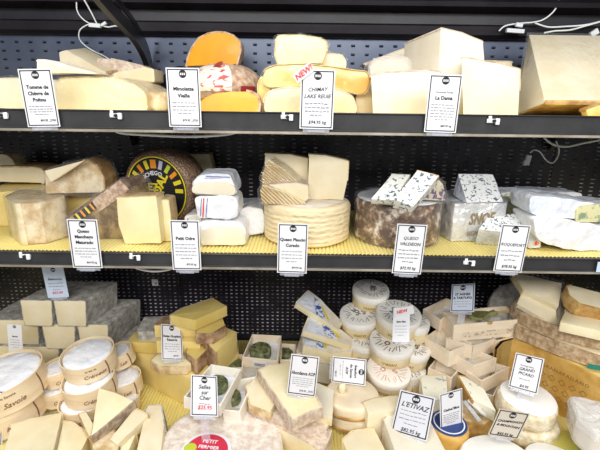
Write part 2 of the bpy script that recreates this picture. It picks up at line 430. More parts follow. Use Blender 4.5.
bm = join(panel(1.476, 1.672, .0385, .0225, .011, .0065), panel(1.10, 1.458, .0318, .0118, .0115, .0058, False), panel(.70, 1.10, .0165, .0128, .0070, .0038, False))
b2 = bmesh.new()
for px, z0, z1 in ((194, 1.2, 1.45), (543, 1.2, 1.45), (176, .76, 1.15), (420, .76, 1.15)):   # upright joints between the panels
    x = P(px, 225, BACKY).x; bx(b2, (x, BACKY-.001, (z0+z1)/2), (.004, .003, z1-z0))
o = obj('wall_back', join(bm, b2), [M_panel, M_hole, M_glint, M_panellit], None, 0, recalc=False); o['kind'] = 'structure'
# canopy: the rail above the back panel, then the underside swept forward
prof = [(BACKY+.01, 1.664), (BACKY-.018, 1.668), (BACKY-.030, 1.676), (BACKY-.032, 1.697), (BACKY-.026, 1.702), (BACKY-.004, 1.705), (BACKY-.002, 1.733), (BACKY-.05, 1.741), (BACKY-.052, 1.752),
        (BACKY-.046, 1.760), (BACKY-.14, 1.80), (BACKY-.30, 1.865), (.90, 1.90), (.84, 1.90), (.84, 1.93), (BACKY+.01, 1.93)]
bm = bmesh.new(); a = [bm.verts.new((XL, y, z)) for y, z in prof]; b = [bm.verts.new((XR, y, z)) for y, z in prof]
bm.faces.new(a); bm.faces.new(b[::-1])
for i in range(len(prof)): j = (i+1) % len(prof); bm.faces.new((a[i], b[i], b[j], a[j]))
M_canopy = mat('dusty black canopy', (.010, .008, .011), .34, (.020, .016, .021), 8, .2, .15, 40, spec=.25)
struct('ceiling', bm, M_canopy, 25)
bm = bmesh.new()
for x in (XL-.01, XR+.01): bx(bm, (x, 1.0, 1.3), (.02, .62, 1.3))
o = struct('wall_side', bm, M_metal, 0)
# deck
bm = bmesh.new(); bx(bm, (0, .920, .705), (2.5, .72, .07)); bx(bm, (0, .552, .725), (2.5, .02, .13)); bx(bm, (0, 1.262, .745), (2.5, .016, .016))
struct('floor', bm, M_metal, 0)
def ribmat(name, label, x0, x1, y0, y1, z, pitch=.0085):
    bm = bmesh.new(); n = int((x1-x0)/pitch); prev = None
    for i in range(n):
        for fx, hz in ((0, 0), (.16, .0032), (.5, .0038), (.84, .0032)):
            x = x0+(i+fx)*pitch; c = [bm.verts.new((x, y0, z+hz)), bm.verts.new((x, y1, z+hz))]
            if prev: bm.faces.new((prev[0], c[0], c[1], prev[1]))
            prev = c
    v = [bm.verts.new(p) for p in ((x0, y0, z-.001), (x1, y0, z-.001), (x1, y1, z-.001), (x0, y1, z-.001))]; bm.faces.new(v[::-1])
    for yy in (y0,):
        v = [bm.verts.new(p) for p in ((x0, yy, z-.001), (x1, yy, z-.001), (x1, yy, z+.0012), (x0, yy, z+.0012))]; bm.faces.new(v)
    return tag1(obj(name, bm, M_mat, None, 60, recalc=True), label, 'shelf liner')
ZM = .0028
ribmat('ribbed_mat', 'yellow ribbed mat lining the cabinet floor under the lowest cheeses', -1.2, 1.2, .575, 1.245, Z3+.001)
def shelf(z, rail_h, label, matlabel, rail_top):
    root = thing('display_shelf', label, 'shelf', (0, LIPY, z-.02))
    bm = bmesh.new(); bx(bm, (0, (LIPY+.008+BACKY-.012)/2, z-.0125), (2.46, BACKY-.012-LIPY-.008, .015)); bev(bm, .001)
    obj('shelf_plate', bm, M_metal, root)
    bm = bmesh.new(); zt = rail_top
    bx(bm, (0, LIPY+.003, zt-rail_h/2), (2.46, .005, rail_h)); bx(bm, (0, LIPY-.001, zt-.0012), (2.46, .005, .0024)); bx(bm, (0, LIPY-.001, zt-rail_h+.0015), (2.46, .005, .003)); bev(bm, .0006, 1)
    obj('ticket_rail', bm, M_lip, root)
    bm = bmesh.new(); bx(bm, (0, LIPY+.002, zt-rail_h-.0032), (2.46, .008, .0062)); bev(bm, .001, 1)
    obj('metal_strip', bm, M_alu, root, label='worn pale metal strip along the bottom of the rail')
    ribmat('ribbed_mat', matlabel, -1.2, 1.2, LIPY+.009, BACKY-.014, z-.0040)
    return root
s1 = shelf(Z1, .036, 'upper black steel shelf with charcoal ticket rail', 'yellow ribbed mat barely showing on the upper shelf', 1.4805)
s2 = shelf(Z2, .029, 'middle black steel shelf with charcoal ticket rail', 'yellow ribbed mat in plain view on the middle shelf', 1.1875)
def arm(pts_yz, x, th, width):
    """a flat steel arm: centre line in the yz plane, given width, thickness th in x"""
    bm = bmesh.new(); P0 = []; n = len(pts_yz); c = [Vector((0, y, z)) for y, z in pts_yz]
    for i in range(n):
        d = (c[min(n-1, i+1)]-c[max(0, i-1)]).normalized(); nn = Vector((0, -d.z, d.y)); wd = width[i] if isinstance(width, list) else width
        P0.append((c[i]+nn*wd/2, c[i]-nn*wd/2))
    R_ = []
    for l, r in P0: R_.append([bm.verts.new((x+s*th/2, q.y, q.z)) for s, q in ((-1, l), (1, l), (1, r), (-1, r))])
    for a, b in zip(R_, R_[1:]):
        for k in range(4): bm.faces.new((a[k], a[(k+1) % 4], b[(k+1) % 4], b[k]))
    bm.faces.new(R_[0]); bm.faces.new(R_[-1][::-1]); return bm
def smooth(pts, res=6):
    out = []; n = len(pts); q = [Vector((*p, 0)) for p in pts]
    for i in range(n-1):
        p0, p1, p2, p3 = q[max(0, i-1)], q[i], q[i+1], q[min(n-1, i+2)]
        for k in range(res):
            t = k/res; v = .5*((2*p1)+(p2-p0)*t+(2*p0-5*p1+4*p2-p3)*t*t+(3*p1-p0-3*p2+p3)*t**3); out.append((v.x, v.y))
    out.append((q[-1].x, q[-1].y)); return out
xb = P(151, 70, BACKY-.02).x
root = thing('canopy_bracket', 'curved black steel arm rising from the upper shelf to the canopy', 'bracket', (xb, BACKY-.03, 1.48))
obj('arm', arm(smooth([(BACKY-.016, 1.478), (BACKY-.020, 1.54), (BACKY-.045, 1.60), (BACKY-.12, 1.650), (BACKY-.26, 1.688), (.86, 1.735)]), xb, .014, .030), M_metal, root, 50)
obj('rib', arm(smooth([(BACKY-.006, 1.478), (BACKY-.008, 1.56), (BACKY-.035, 1.63), (BACKY-.11, 1.68), (BACKY-.25, 1.725)]), xb, .004, .014), M_metal, root, 50)
def underarm(x, s, label, gp=None):
    a = smooth([(BACKY-.010, s-.10), (BACKY-.028, s-.066), (BACKY-.065, s-.048), (BACKY-.16, s-.040), (LIPY+.03, s-.034)])
    n = len(a); wd = [.016+.010*math.sin(math.pi*k/(n-1)) for k in range(n)]
    r = thing('shelf_bracket', label, 'bracket', (x, BACKY-.02, s-.10)); obj('arm', arm(a, x, .010, wd), M_metal, r, 50)
    bm = bmesh.new(); bx(bm, (x, (BACKY-.014+LIPY+.02)/2, s-.0265), (.012, BACKY-.034-LIPY, .010)); obj('top_rail', bm, M_metal, r, 0); return r
underarm(P(545, 165, BACKY).x, Z1, 'curved black bracket under the right end of the upper shelf')
underarm(P(137, 155, BACKY).x, Z1, 'curved black bracket under the upper shelf above the large labelled wheel')
# cables and small fittings
def cable(label, pts, r=.0018, plug=None):
    b = tube([P(*p) for p in pts], r)
    if plug is None:
        return tag1(obj('cable', b, M_cable, None, 60), label, 'cable')
    ro = thing('cable', label, 'cable', P(*pts[-1])); obj('cord', b, M_cable, ro, 60); plug(ro); return ro
def clipbox(ps, s, rot=0):
    def f(ro):
        for (px, py, y, sx, sy, sz, a) in ps:
            bm = bmesh.new(); bx(bm, P(px, py, y), (sx, sy, sz), Matrix.Rotation(math.radians(a), 3, 'Y')); bev(bm, .0008, 1); obj('plug', bm, M_plastic, ro)
    return f
K = BACKY-.045
cable('white cable looping down behind the leftmost upper cheeses', [(77, -6, K), (77, 10, K), (84, 20, K), (96, 26, K), (100, 25, K), (90, 24, K), (80, 30, K), (80, 40, K+.01), (90, 49, K+.02), (104, 56, K+.02), (112, 61, K+.02)], .0016,
      clipbox([(95, 25.5, K-.004, .030, .010, .010, 4), (104, 24, K-.004, .014, .008, .007, -30)], 1))
cable('short straight white cable running from the plug up to the canopy at the left', [(97, 24, K-.006), (91, 12, K-.02), (82, -4, K-.04)], .0019)
cable('thin white cable trailing from the plug to the curved black arm', [(99, 25, K-.006), (108, 27, K), (116, 26, K), (124, 29, K)], .0017)
cable('white cable drooping from the canopy to the plug above the tall pale wedge', [(560, -6, K), (556, 8, K), (546, 18, K), (535, 22, K), (518, 23.5, K), (505, 26, K), (499, 31, K)], .0019,
      clipbox([(515, 31, K-.004, .046, .010, .010, 3), (519, 25, K-.006, .018, .008, .010, 8), (594, 33, K-.004, .020, .010, .014, -35)], 1))
cable('upper white cable running right from the plug above the big wrapped wedge', [(535, 23, K-.006), (548, 27, K-.008), (565, 26.5, K-.01), (585, 25, K-.01), (606, 20, K-.01)], .0021)
cable('lower white cable running right just over the big wrapped wedge', [(544, 33, K-.006), (555, 31, K-.01), (570, 30, K-.012), (585, 26, K-.014), (606, 20, K-.016)], .0021)
KK = BACKY-.05
cable('thick white cable hanging under the upper shelf at the right', [(544, 137.5, KK+.0), (549, 142, KK), (556, 145.5, KK), (568, 146.5, KK), (584, 143, KK), (606, 139, KK)], .0030)
cable('white cable with a square connector dangling under the upper shelf', [(556, 141, KK-.006), (559, 150, KK-.004), (557, 158, KK), (552, 163, KK), (546, 160, KK), (540, 152, KK), (534, 150, KK), (530, 153, KK)], .0021,
      clipbox([(527.5, 160, KK, .015, .008, .028, 8), (525, 162.5, KK-.003, .010, .008, .016, 8)], 1))
cable('white cable sagging under the left half of the upper shelf', [(112, 129, .95), (122, 133, .95), (150, 135, .95), (190, 136.5, .95), (225, 134.5, .95), (242, 130.5, .95)], .0032)
cable('white cable sagging under the left half of the middle shelf', [(130, 263, .93), (137, 268, .93), (152, 271, .93), (166, 270, .93), (178, 266, .93)], .0030)
for (px, py, s, lab) in ((155, 282.5, .022, 'white square sticker on the back panel under the middle shelf'), (501.5, 288, .020, 'small white square sticker on the back panel at the lower right'),
                         (153, 168-30, .0, '')):
    if not lab: continue
    bm = bmesh.new(); c = P(px, py, BACKY-.0035); bx(bm, c, (s*.9, .001, s)); r = thing('sticker', lab, 'sticker', c); obj('paper', bm, M_plastic, r, 0)
    bm = bmesh.new(); bx(bm, c+Vector((s*.12, -.0008, -s*.15)), (s*.22, .0006, s*.22)); obj('ink_mark', bm, M_ink, r, 0)
# ticket clips on the rails
def railclip(px, py, lab):
    c = P(px, py, LIPY-.003); r = thing('ticket_clip', lab, 'clip', c, None)
    bm = bmesh.new(); bx(bm, c, (.024, .004, .008)); bx(bm, c+Vector((-.007, -.002, .003)), (.006, .004, .013)); bx(bm, c+Vector((.008, -.002, -.001)), (.008, .004, .012)); bev(bm, .0008, 1)
    obj('clip_body', bm, M_plastic, r)
    b = lathe([(0, 0), (.0035, 0), (.0035, .003), (0, .003)], frame(c+Vector((.001, -.002, 0)), (0, -1, 0), Vector((0, 0, 1))), 16); obj('screw', b, M_metal, r)
railclip(116, 115.5, 'white clip on the upper rail right of the first card')
railclip(287, 117, 'white clip on the upper rail just left of the handwritten card')
railclip(493, 121, 'white clip on the upper rail at the right')
railclip(2, 115, 'white clip at the left end of the upper rail')
railclip(25, 256, 'white clip on the middle rail at the far left')
railclip(135, 257, 'white clip on the middle rail between the two leftmost cards')
railclip(469, 262.5, 'white clip on the middle rail between the two handwritten cards')
# ================================================================ price cards
def card(label, pix, pl, title, small=4, price=None, bold=.03, cmat=None, hand=False, tsize=.152, ty=.36, red=None, lead=.115, spin=0, border=True, stand=None, sy=None, logo=True, cat='price card', name='price_card', bord=.045, asp=None, sub=None, holder=True):
    """pix = top left, top right, bottom left in the picture; pl = the card's plane"""
    A = [onplane(x, y, pl) for x, y in pix]; tl, tr, bl = A
    x = (tr-tl); w = x.length; x.normalize(); h = (bl-tl).length; n = pl[1].normalized(); y = n.cross(x).normalized()
    if y.dot(bl-tl) > 0: y = -y
    if x.cross(y).dot(CAM-tl) < 0: n = -n
    n = x.cross(y)
    M = Matrix((x, y, n)).transposed().to_4x4(); M.translation = (tr+bl)/2 if abs((bl-tl).normalized().dot(x)) < .5 else tl
    M.translation = tl+x*w/2-y*h/2
    if spin:                                                               # card lying on its side: its own top is at the right
        M = M @ Matrix.Rotation(math.radians(spin), 4, 'Z'); w, h = h, w
    root = thing(name, label, cat, M @ Vector((0, -h/2, 0)))
    random.seed(int(w*1e6) % 9973)
    def part(nm, bm, m, lab=None): return obj(nm, bm, m, root, 0 if nm != 'logo' else 40, label=lab)
    bm = bmesh.new(); bx(bm, (0, 0, 0), (w, h, .0008)); bmesh.ops.transform(bm, matrix=M, verts=bm.verts); part('card', bm, cmat or M_card)
    e = bord*w*1.15; t = max(.0008, w*.030); z = .0006; bm = bmesh.new(); hb = h-e*1.0
    if border:
        W, Hh = w-2*e, h-2*e
        for c, s in (((0, Hh/2, z), (W, t, .0004)), ((0, -Hh/2, z), (W, t, .0004)), ((-W/2, 0, z), (t, Hh+t, .0004)), ((W/2, 0, z), (t, Hh+t, .0004))): bx(bm, c, s)
        bmesh.ops.transform(bm, matrix=M, verts=bm.verts); part('border', bm, M_ink)
    r = .115*w
    if logo:
        lc = Vector((0, h/2-.145*w-e*.6, .0005)); b = lathe([(0, 0), (r, 0), (r, .0003), (0, .0003)], M @ Matrix.Translation(lc), 20); lo = part('logo', b, M_ink)
        bm = bmesh.new()
        for i in range(3): bx(bm, (lc.x+(i-1)*r*.5, lc.y, .0011), (r*.36, r*.55, .0003)); bx(bm, (lc.x+(i-1)*r*.5, lc.y, .00125), (r*.12, r*.16, .0002), mi=1)
        bmesh.ops.transform(bm, matrix=M, verts=bm.verts); obj('logo_letters', bm, [M_card, M_ink], lo, 0)
    bms = []; yy = h/2-ty*h
    if hand: bold = min(bold, .012)
    if sub: b = textbm(sub, .085*w, M @ Matrix.Translation((0, yy+.10*h, .0007)), .01); part('subtitle', b, M_grey)
    for i, s in enumerate(title):
        sz = tsize*w
        b = textbm(s, sz*(1.0 if hand else .98), None, min(bold, .004) if hand and 'Q' in s else bold, shear=.25 if hand else 0)
        xs = [v.co.x for v in b.verts]; ww = max(xs)-min(xs); k = min(1, .84*w/ww) if ww > 0 else 1
        bmesh.ops.scale(b, vec=(k, 1 if k > .75 else max(k, .8), 1), verts=b.verts)
        bmesh.ops.transform(b, matrix=M @ Matrix.Translation((0, yy-i*lead*h, .0007)) @ Matrix.Rotation(random.uniform(-.04, .06) if hand else 0, 4, 'Z'), verts=b.verts); bms.append(b)
    part('title', join(*bms), M_ink)
    yb = yy-(len(title)-1)*lead*h-.10*h; ye = -h/2+.19*h if price or red else -h/2+.13*h
    if small:
        bm = bmesh.new()
        for i in range(small):
            y0 = yb-(yb-ye)*(i+.3)/small; x0 = -w*.36 if i < small-1 else -w*.2; xe = w*.36 if i < small-1 else w*.2; xx = x0
            while xx < xe-.03*w:
                l = random.uniform(.05, .14)*w; l = min(l, xe-xx); hh = (.026 if not hand else .034)*h*random.uniform(.75, 1.1)
                bx(bm, (xx+l/2, y0+(random.uniform(-.006, .006)*h if hand else 0), .0008), (l, hh*.5, .0003)); xx += l+.026*w
        bmesh.ops.transform(bm, matrix=M, verts=bm.verts); part('small_writing', bm, M_grey)
    if price: 
        b = textbm(price, (.135 if hand else .085)*w, M @ Matrix.Translation((.02*w if hand else .16*w, -h/2+.115*h, .0007)), .012, shear=.2 if hand else 0); part('price', b, M_ink)
    if red:
        for i, (s, yf, zf) in enumerate(red): b = textbm(s, zf*w, M @ Matrix.Translation((0, h/2-yf*h, .0009)), .012, shear=.2); part('red_writing', b, M_red)
    if holder:
        bm = bmesh.new(); bx(bm, (0, -h/2-.0015, -.0016), (w*.8, .010, .0012)); bx(bm, (0, -h/2-.004, .002), (w*.5, .004, .006)); bmesh.ops.transform(bm, matrix=M, verts=bm.verts); part('clear_holder', bm, M_acry)
    if stand:                                                              # clear stem down to what it stands in
        c = M @ Vector((0, -h/2, -.001)); bm = bmesh.new(); s = Vector(stand) if not isinstance(stand, (int, float)) else Vector((c.x, c.y+.004, stand))
        mid = (c+s)/2; d = (s-c); q = d.to_track_quat('Z', 'Y').to_matrix(); bx(bm, mid, (w*.3, .0016, d.length), q); part('stand', bm, M_acry)
    return root, M, w, h
def autoplane(pix, y, prefer=.35):
    """the upright-ish plane at depth y on which the card's corners are square"""
    cx, cy = (pix[1][0]+pix[2][0])/2, (pix[1][1]+pix[2][1])/2; p = P(cx, cy, y); best = None; dv = (CAM-p).normalized()
    for yaw in range(-60, 61, 4):
        for lean in range(-80, 21, 4):
            n = Matrix.Rotation(math.radians(yaw), 3, 'Z') @ Matrix.Rotation(math.radians(lean), 3, 'X') @ Vector((0, -1, 0))
            if n.dot(dv) < .25: continue
            A = [onplane(a, b, (p, n)) for a, b in pix]; u, v = (A[1]-A[0]).normalized(), (A[2]-A[0]).normalized()
            c = (u.dot(v))**2*30+(1-n.dot(dv))*prefer
            if best is None or c < best[0]: best = (c, n)
    return (p, best[1])
RY = V(LIPY-.006)
card('printed card leaning on the upper rail at the far left, for a goat tomme', [(17.5, 69), (51, 68.5), (31, 127)], V(LIPY-.008), ['Tomme de', 'Chèvre de', 'Poitou'], 4, '$69.95 _2750', ty=.31, lead=.108)
card('printed card on the upper rail below the orange half ball', [(165.5, 67.5), (199, 68), (165.5, 126.5)], V(LIPY-.008), ['Mimolette', 'Vieille'], 4, '$79.95 _2750', ty=.35)
r, M, w_, h_ = card('handwritten card with a red scrawl on its corner, on the upper rail', [(301, 69), (335.5, 70), (300, 128.5)], V(LIPY-.008), ['CHIMAY', 'LAKE REUIE'], 4, '$94.95 kg', hand=True, ty=.33, bold=.015)
b = bmesh.new(); MM = M @ Matrix.Translation((-w_*.42, h_*.44, .003)) @ Matrix.Rotation(math.radians(38), 4, 'Z'); bx(b, (0, 0, 0), (w_*.62, w_*.27, .0008)); bmesh.ops.transform(b, matrix=MM, verts=b.verts)
st = obj('corner_sticker', b, M_card, r, 0); obj('red_writing', textbm('NEW!', w_*.22, MM @ Matrix.Translation((0, 0, .001)), .03, shear=.2), M_red, st, 0)
card('printed card on the upper rail in front of the pale front wedge at the right', [(430, 74), (463, 75), (426.5, 132)], V(LIPY-.008), ['La Dama'], 6, '$89.95 kg', ty=.40, sub='Queseria Perez', lead=.1)
card('printed card on the middle rail below the dark wedge', [(66.5, 219), (97, 219.5), (73, 267.5)], V(LIPY-.008), ['Queso', 'Manchego', 'Maturado'], 4, '$69.95 kg', ty=.24, lead=.115)
card('printed card on the middle rail right of the pale cut piece', [(169.5, 220), (199, 220.5), (170.5, 269.5)], V(LIPY-.008), ['Petit Odre'], 5, '$79.95 kg', ty=.36)
card('printed card on the middle rail in front of the straw coloured wheel', [(278, 223), (308.5, 224), (276, 272.5)], V(LIPY-.008), ['Queso Plaucio', 'Curado'], 4, '$69.95 kg', ty=.32)
card('handwritten card on the middle rail in front of the brown wrapped wheel', [(397.5, 223.5), (427.5, 225), (393, 273)], V(LIPY-.008), ['QUESO', 'VALDEON'], 4, '$72.95 kg', hand=True, ty=.28, bold=.015)
card('handwritten card on the middle rail below the white veined wedge at the right', [(502, 224), (531, 225.5), (492, 271)], V(LIPY-.008), ['ROQUEFORT'], 3, '$78.95 kg', hand=True, ty=.42, bold=0, tsize=.145)
b_ = card('cut off price card on the middle rail at the right edge', [(598, 262), (612, 262), (597, 272)], V(LIPY-.008), [' . '], 0, border=False, logo=False, cmat=M_cardblue, holder=False)
# ================================================================ upper shelf
S1 = Z1+.0005
def wheel(name, label, cat, c, r, h, n, body, b=.008, wob=.001, bulge=0, top=0, group=None, pname='body', seg=56, parts=None):
    M = frame(c, n); root = thing(name, label, cat, c, group)
    obj(pname, lathe(wheelprof(r, h, b, bulge, top), M, seg, wob), body, root, 50); return root, M
G1 = 'cheeses on the upper shelf'
# big half wheels of pale goat tomme lying at the left
cheese('tomme_half', 'white tomme half wheel running off the left edge behind the far left card', 'cheese', [(-40, 80), (10, 78.5), (40, 79), (60, 82), (63, 95), (63, 130), (-40, 130)], V(1.00, -4, 0), (0, .15, 0), M_white, {0, 1, 2}, R_white, zmin=S1, rnd=.006, wrap=M_film, t=.002)
cheese('tomme_half', 'long cream tomme half wheel with rounded end between the two left cards', 'cheese', [(57, 84), (60, 78), (90, 77), (118, 79), (136, 86), (146, 95), (148, 130), (57, 130)], V(.985, 4, 0), (.01, .16, 0), M_cream, {1, 2, 3, 4, 5}, R_straw, zmin=S1, rnd=.006, t=.002, wrap=M_film)
zt = P(90, 77, 1.0).z+.003
cheese('cheese_wedge', 'flat pale wedge pointing left on top of the tomme halves', 'cheese', [(37, 60), (46, 60), (98, 75), (98, 80), (38, 80)], V(1.03, 12), (0, .06, 0), M_white, {0, 1}, R_white, zmin=zt, t=.0015)
A = [P(60, 51, 1.08), P(66, 50.5, 1.12), P(108, 73, 1.05), P(100, 76, 1.01), P(72, 68, 1.03), P(59, 63, 1.06)]
cheese('cheese_wedge', 'pale wedge with brown rind edge sloping down to the right above the long cream half', 'cheese', [(59, 52), (66, 50), (107, 73), (98, 75.5), (74, 68), (60, 63)], V(1.10, 0, 22, 60, 60), (.02, .06, .012), M_beige, {2, 3, 4}, R_brown, zmin=zt, t=.003)
cheese('cheese_wedge', 'pinkish grey slab behind the wedges at the left', 'cheese', [(97, 58), (112, 59), (142, 66), (146, 70), (146, 80), (96, 80)], V(1.17, 6), (0, .06, 0), R_pink, {1, 2}, R_pink, zmin=zt, t=.002)
cheese('cheese_wedge', 'pale wedge with blunt rind end resting on the right of the long cream half', 'cheese', [(93, 77.5), (118, 72), (143, 67.5), (153, 70), (154, 86), (147, 88), (128, 82)], V(1.06, -6), (0, .07, .0), M_ivory, {2, 3, 4}, R_mott, zmin=zt-.006, t=.0025)
r, M = wheel('small_cheese', 'little pitted beige cheese on the shelf left of the second card', 'cheese', P(158, 108, 1.0)*1, .027, .040, (0, 0, 1), R_mott, .010, .004)
for o in [r]: o.location.z = S1
# black waxed wheels standing behind the half balls
for px, pr, lab in ((238, 21, 'black waxed wheel on edge behind the right side of the pitted ball'), (181, 20, 'black waxed wheel on edge behind the second card from the left')):
    c = P(px, 100, 1.235); rr = P(px+pr, 100, 1.235).x-c.x
    root = thing('whole_cheese', lab, 'cheese', (c.x, 1.245, S1))
    obj('body', lathe(wheelprof(rr, .030, .012), frame((c.x, 1.262, S1+rr+.002), (0, -1, .03), Vector((0, 0, 1))), 48, .001), R_black, root)
# mimolette
def dome(name, label, pix, pl, ext, taper=.82):
    return cheese(name, label, 'cheese', pix, pl, ext, M_orange, set(range(1, 11)), R_mimo, False, False, .0035, 0.002, .0005, .0012, None, taper)
def arcpix(cx, cy, rx, ry, a0, a1, n): return [(cx+rx*math.cos(math.radians(a0+(a1-a0)*k/n)), cy-ry*math.sin(math.radians(a0+(a1-a0)*k/n))) for k in range(n+1)]
ball = P(222, 86, 1.07)
rb = mpp(ball)*40
bc = Vector((ball.x, 1.125, S1+rb*.60))
root = thing('cheese_ball', 'whole pitted brown ball of mimolette in printed paper with a crimson band', 'cheese', (bc.x, bc.y, S1))
Mb = frame(bc, (0, 0, 1))
prof = [(math.sin(a)*rb, -math.cos(a)*rb*.60) for a in [math.pi*k/14 for k in range(15)]]
obj('rind', lathe(prof, Mb, 56, .0015), R_mimo, root, 60)
def sph_patch(a0, a1, e0, e1, off, jag=0):
    bm = bmesh.new(); g = []; nu, nv = 14, 10
    for i in range(nu+1):
        row = []
        for j in range(nv+1):
            a = math.radians(a0+(a1-a0)*i/nu); e = math.radians(e0+(e1-e0)*j/nv+(jag*noise.noise(Vector((i*.7, j*3, 1))) if j in (0, nv) else 0))
            r2 = rb+off; row.append(bm.verts.new(bc+Vector((math.cos(a)*math.cos(e)*r2, math.sin(a)*math.cos(e)*r2, math.sin(e)*(rb*.60+off)))))
        g.append(row)
    for i in range(nu):
        for j in range(nv): bm.faces.new((g[i][j], g[i+1][j], g[i+1][j+1], g[i][j+1]))
    return bm
M_band = mat('dark crimson band', (.34, .03, .05), .4)
M_plab = veined('white label with red print', (.84, .82, .72), (.70, .10, .10), 55, .56, .05, .5, (1, 1, 2.2))
obj('paper_label', sph_patch(-135, -72, -12, 52, .002, 4), M_plab, root, 60, label='cream paper label printed in red')
obj('band', sph_patch(-104, -90, 44, 80, .003), M_band, root, 60, label='crimson band')
obj('band', sph_patch(-60, -36, -12, 0, .003), M_band, root, 60, label='crimson band')
M_topz = bc.z+rb*.80
d = mpp(P(212, 60, 1.06))
pix = [(186.5, 66)]+[(188, 58), (192, 48), (199, 38.5), (208, 34), (216, 32.6), (225, 33), (233, 36), (239.5, 42), (240, 50), (236.5, 64)]
cheese('half_cheese_ball', 'big orange half ball standing on top of the brown ball', 'cheese', pix, V(1.10, -14, 6, 212, 60), (.010, .07, 0), M_orange, set(range(0, 10)), R_mimo, t=.0035, rnd=.0015, taper=.80, bevel=.001)
cheese('cheese_wedge', 'low orange wedge lying at the front of the shelf right of the second card', 'cheese', [(198, 104), (204, 98), (214, 93.5), (232, 91.5), (248, 91.5), (257, 96), (259, 103), (258, 130), (198, 130)], V(.95, -3, 14, 230, 100), (.0, .05, 0), M_orange, {4, 5, 6}, R_mimo, zmin=S1, rnd=.004, t=.004)
# washed rind bars
G2 = 'yellow washed rind cheeses'
cheese('cheese_bar', 'blocky pale yellow piece on top of the yellow washed rind bars', 'cheese', [(276, 39), (279, 35.5), (300, 35.5), (318, 38), (327, 41.5), (327, 50), (323, 63), (300, 63.5), (278, 64.5), (275, 55)], V(1.03, -4), (.004, .06, 0), M_cream, {0, 1, 2, 3, 9, 8, 5, 4}, M_gold, rnd=.006, t=.0018, wrap=M_film, bevel=.003)
cheese('cheese_bar', 'small pale end piece right of the blocky yellow piece', 'cheese', [(321, 55), (330, 54), (342, 55.5), (345.5, 62), (345, 68), (320, 69)], V(1.04, 0), (0, .04, 0), M_ivory, {0, 1, 2, 3}, R_straw, rnd=.006, wrap=M_film)
cheese('cheese_bar', 'long yellow washed rind bar lying across the others behind the handwritten card', 'cheese', [(262, 78), (265, 69), (276, 65), (300, 64), (330, 66.5), (352, 70), (367, 71.5), (370.5, 80), (367, 92), (360, 95), (338, 91), (325, 87), (290, 87), (268, 88), (262, 84)], V(.975, 0), (.0, .09, 0), M_gold, {1, 2, 3, 4, 5, 6, 7}, M_gold, rnd=.006, t=.0015, wrap=M_film, bevel=.006)
cheese('cheese_bar', 'orange edged yellow piece at the left of the washed rind stack', 'cheese', [(258, 84), (262, 76), (270, 88), (272, 130), (257, 130), (259, 98)], V(.985, 0), (.0, .08, 0), M_gold, {0, 5, 4}, M_gold, zmin=S1, rnd=.008, bevel=.003)
cheese('cheese_bar', 'pale ribbed piece at the bottom left of the washed rind stack', 'cheese', [(264, 98), (270, 91), (284, 88), (312, 88), (318, 95), (318, 130), (264, 130)], V(.955, 0), (.0, .08, 0), M_ivory, {0, 1, 2, 3}, R_straw, zmin=S1, rnd=.010, wrap=M_film, bevel=.003)
cheese('cheese_bar', 'pale piece under the right end of the long yellow bar', 'cheese', [(322, 88), (340, 91), (352, 96), (355, 104), (355, 130), (322, 130)], V(.96, 0), (.0, .08, 0), M_cream, {0, 1, 2, 3}, R_straw, zmin=S1, rnd=.010, wrap=M_film, bevel=.003)
cheese('cheese_wedge', 'narrow greyish rind piece between the yellow bars and the pale wedges', 'cheese', [(357, 96), (361, 92), (370, 90), (373, 100), (373, 130), (357, 130)], V(1.0, 0), (.0, .05, 0), M_beige, {0, 1, 2, 3, 5}, R_pink, zmin=S1, rnd=.006)
# pale hard wedges
cheese('cheese_wedge', 'flat grey topped wedge laid at the back above the film wrapped piece', 'cheese', [(364, 64), (404, 49), (409, 52), (419, 68), (419, 74), (372, 74)], V(1.14, 0), (.0, .06, 0), M_beige, {0, 1, 2}, R_pink, rnd=.002, zmin=P(370, 76, 1.1).z)
cheese('cheese_wedge', 'film wrapped piece with shiny crinkles behind the pale cut wedge', 'cheese', [(370, 66), (376, 60), (402, 58.5), (408, 62), (410, 76), (412, 130), (371, 130)], V(1.06, 0), (.0, .06, 0), M_beige, {0, 1, 2}, R_pink, rnd=.006, zmin=S1, wrap=M_film2)
cheese('cheese_wedge', 'pale cut wedge with thin brown top rind left of the fourth card', 'cheese', [(371, 76), (385, 73), (410, 72), (430, 71), (440, 72), (440, 130), (372, 130)], V(.955, -3), (.01, .065, 0), M_white, {0, 1, 2, 3}, R_pink, rnd=.003, zmin=S1, t=.003)
cheese('cheese_wedge', 'tall white wedge rising to a peak behind the fourth card', 'cheese', [(441, 28), (462, 33), (483, 41.5), (484.5, 60), (484, 130), (436, 130)], V(1.03, -8), (-.055, .09, -.02), M_white, {0, 1}, R_pink, rnd=.003, zmin=S1, t=.002)
cheese('cheese_wedge', 'pale front wedge with thin rind right of the fourth card', 'cheese', [(461.5, 57.5), (470, 58.5), (500, 64), (520, 69.5), (519.5, 90), (516, 130), (461.5, 130)], V(.94, -5), (.036, .08, 0), M_white, {0, 1, 2, 3}, R_tan, rnd=.002, zmin=S1, t=.002)
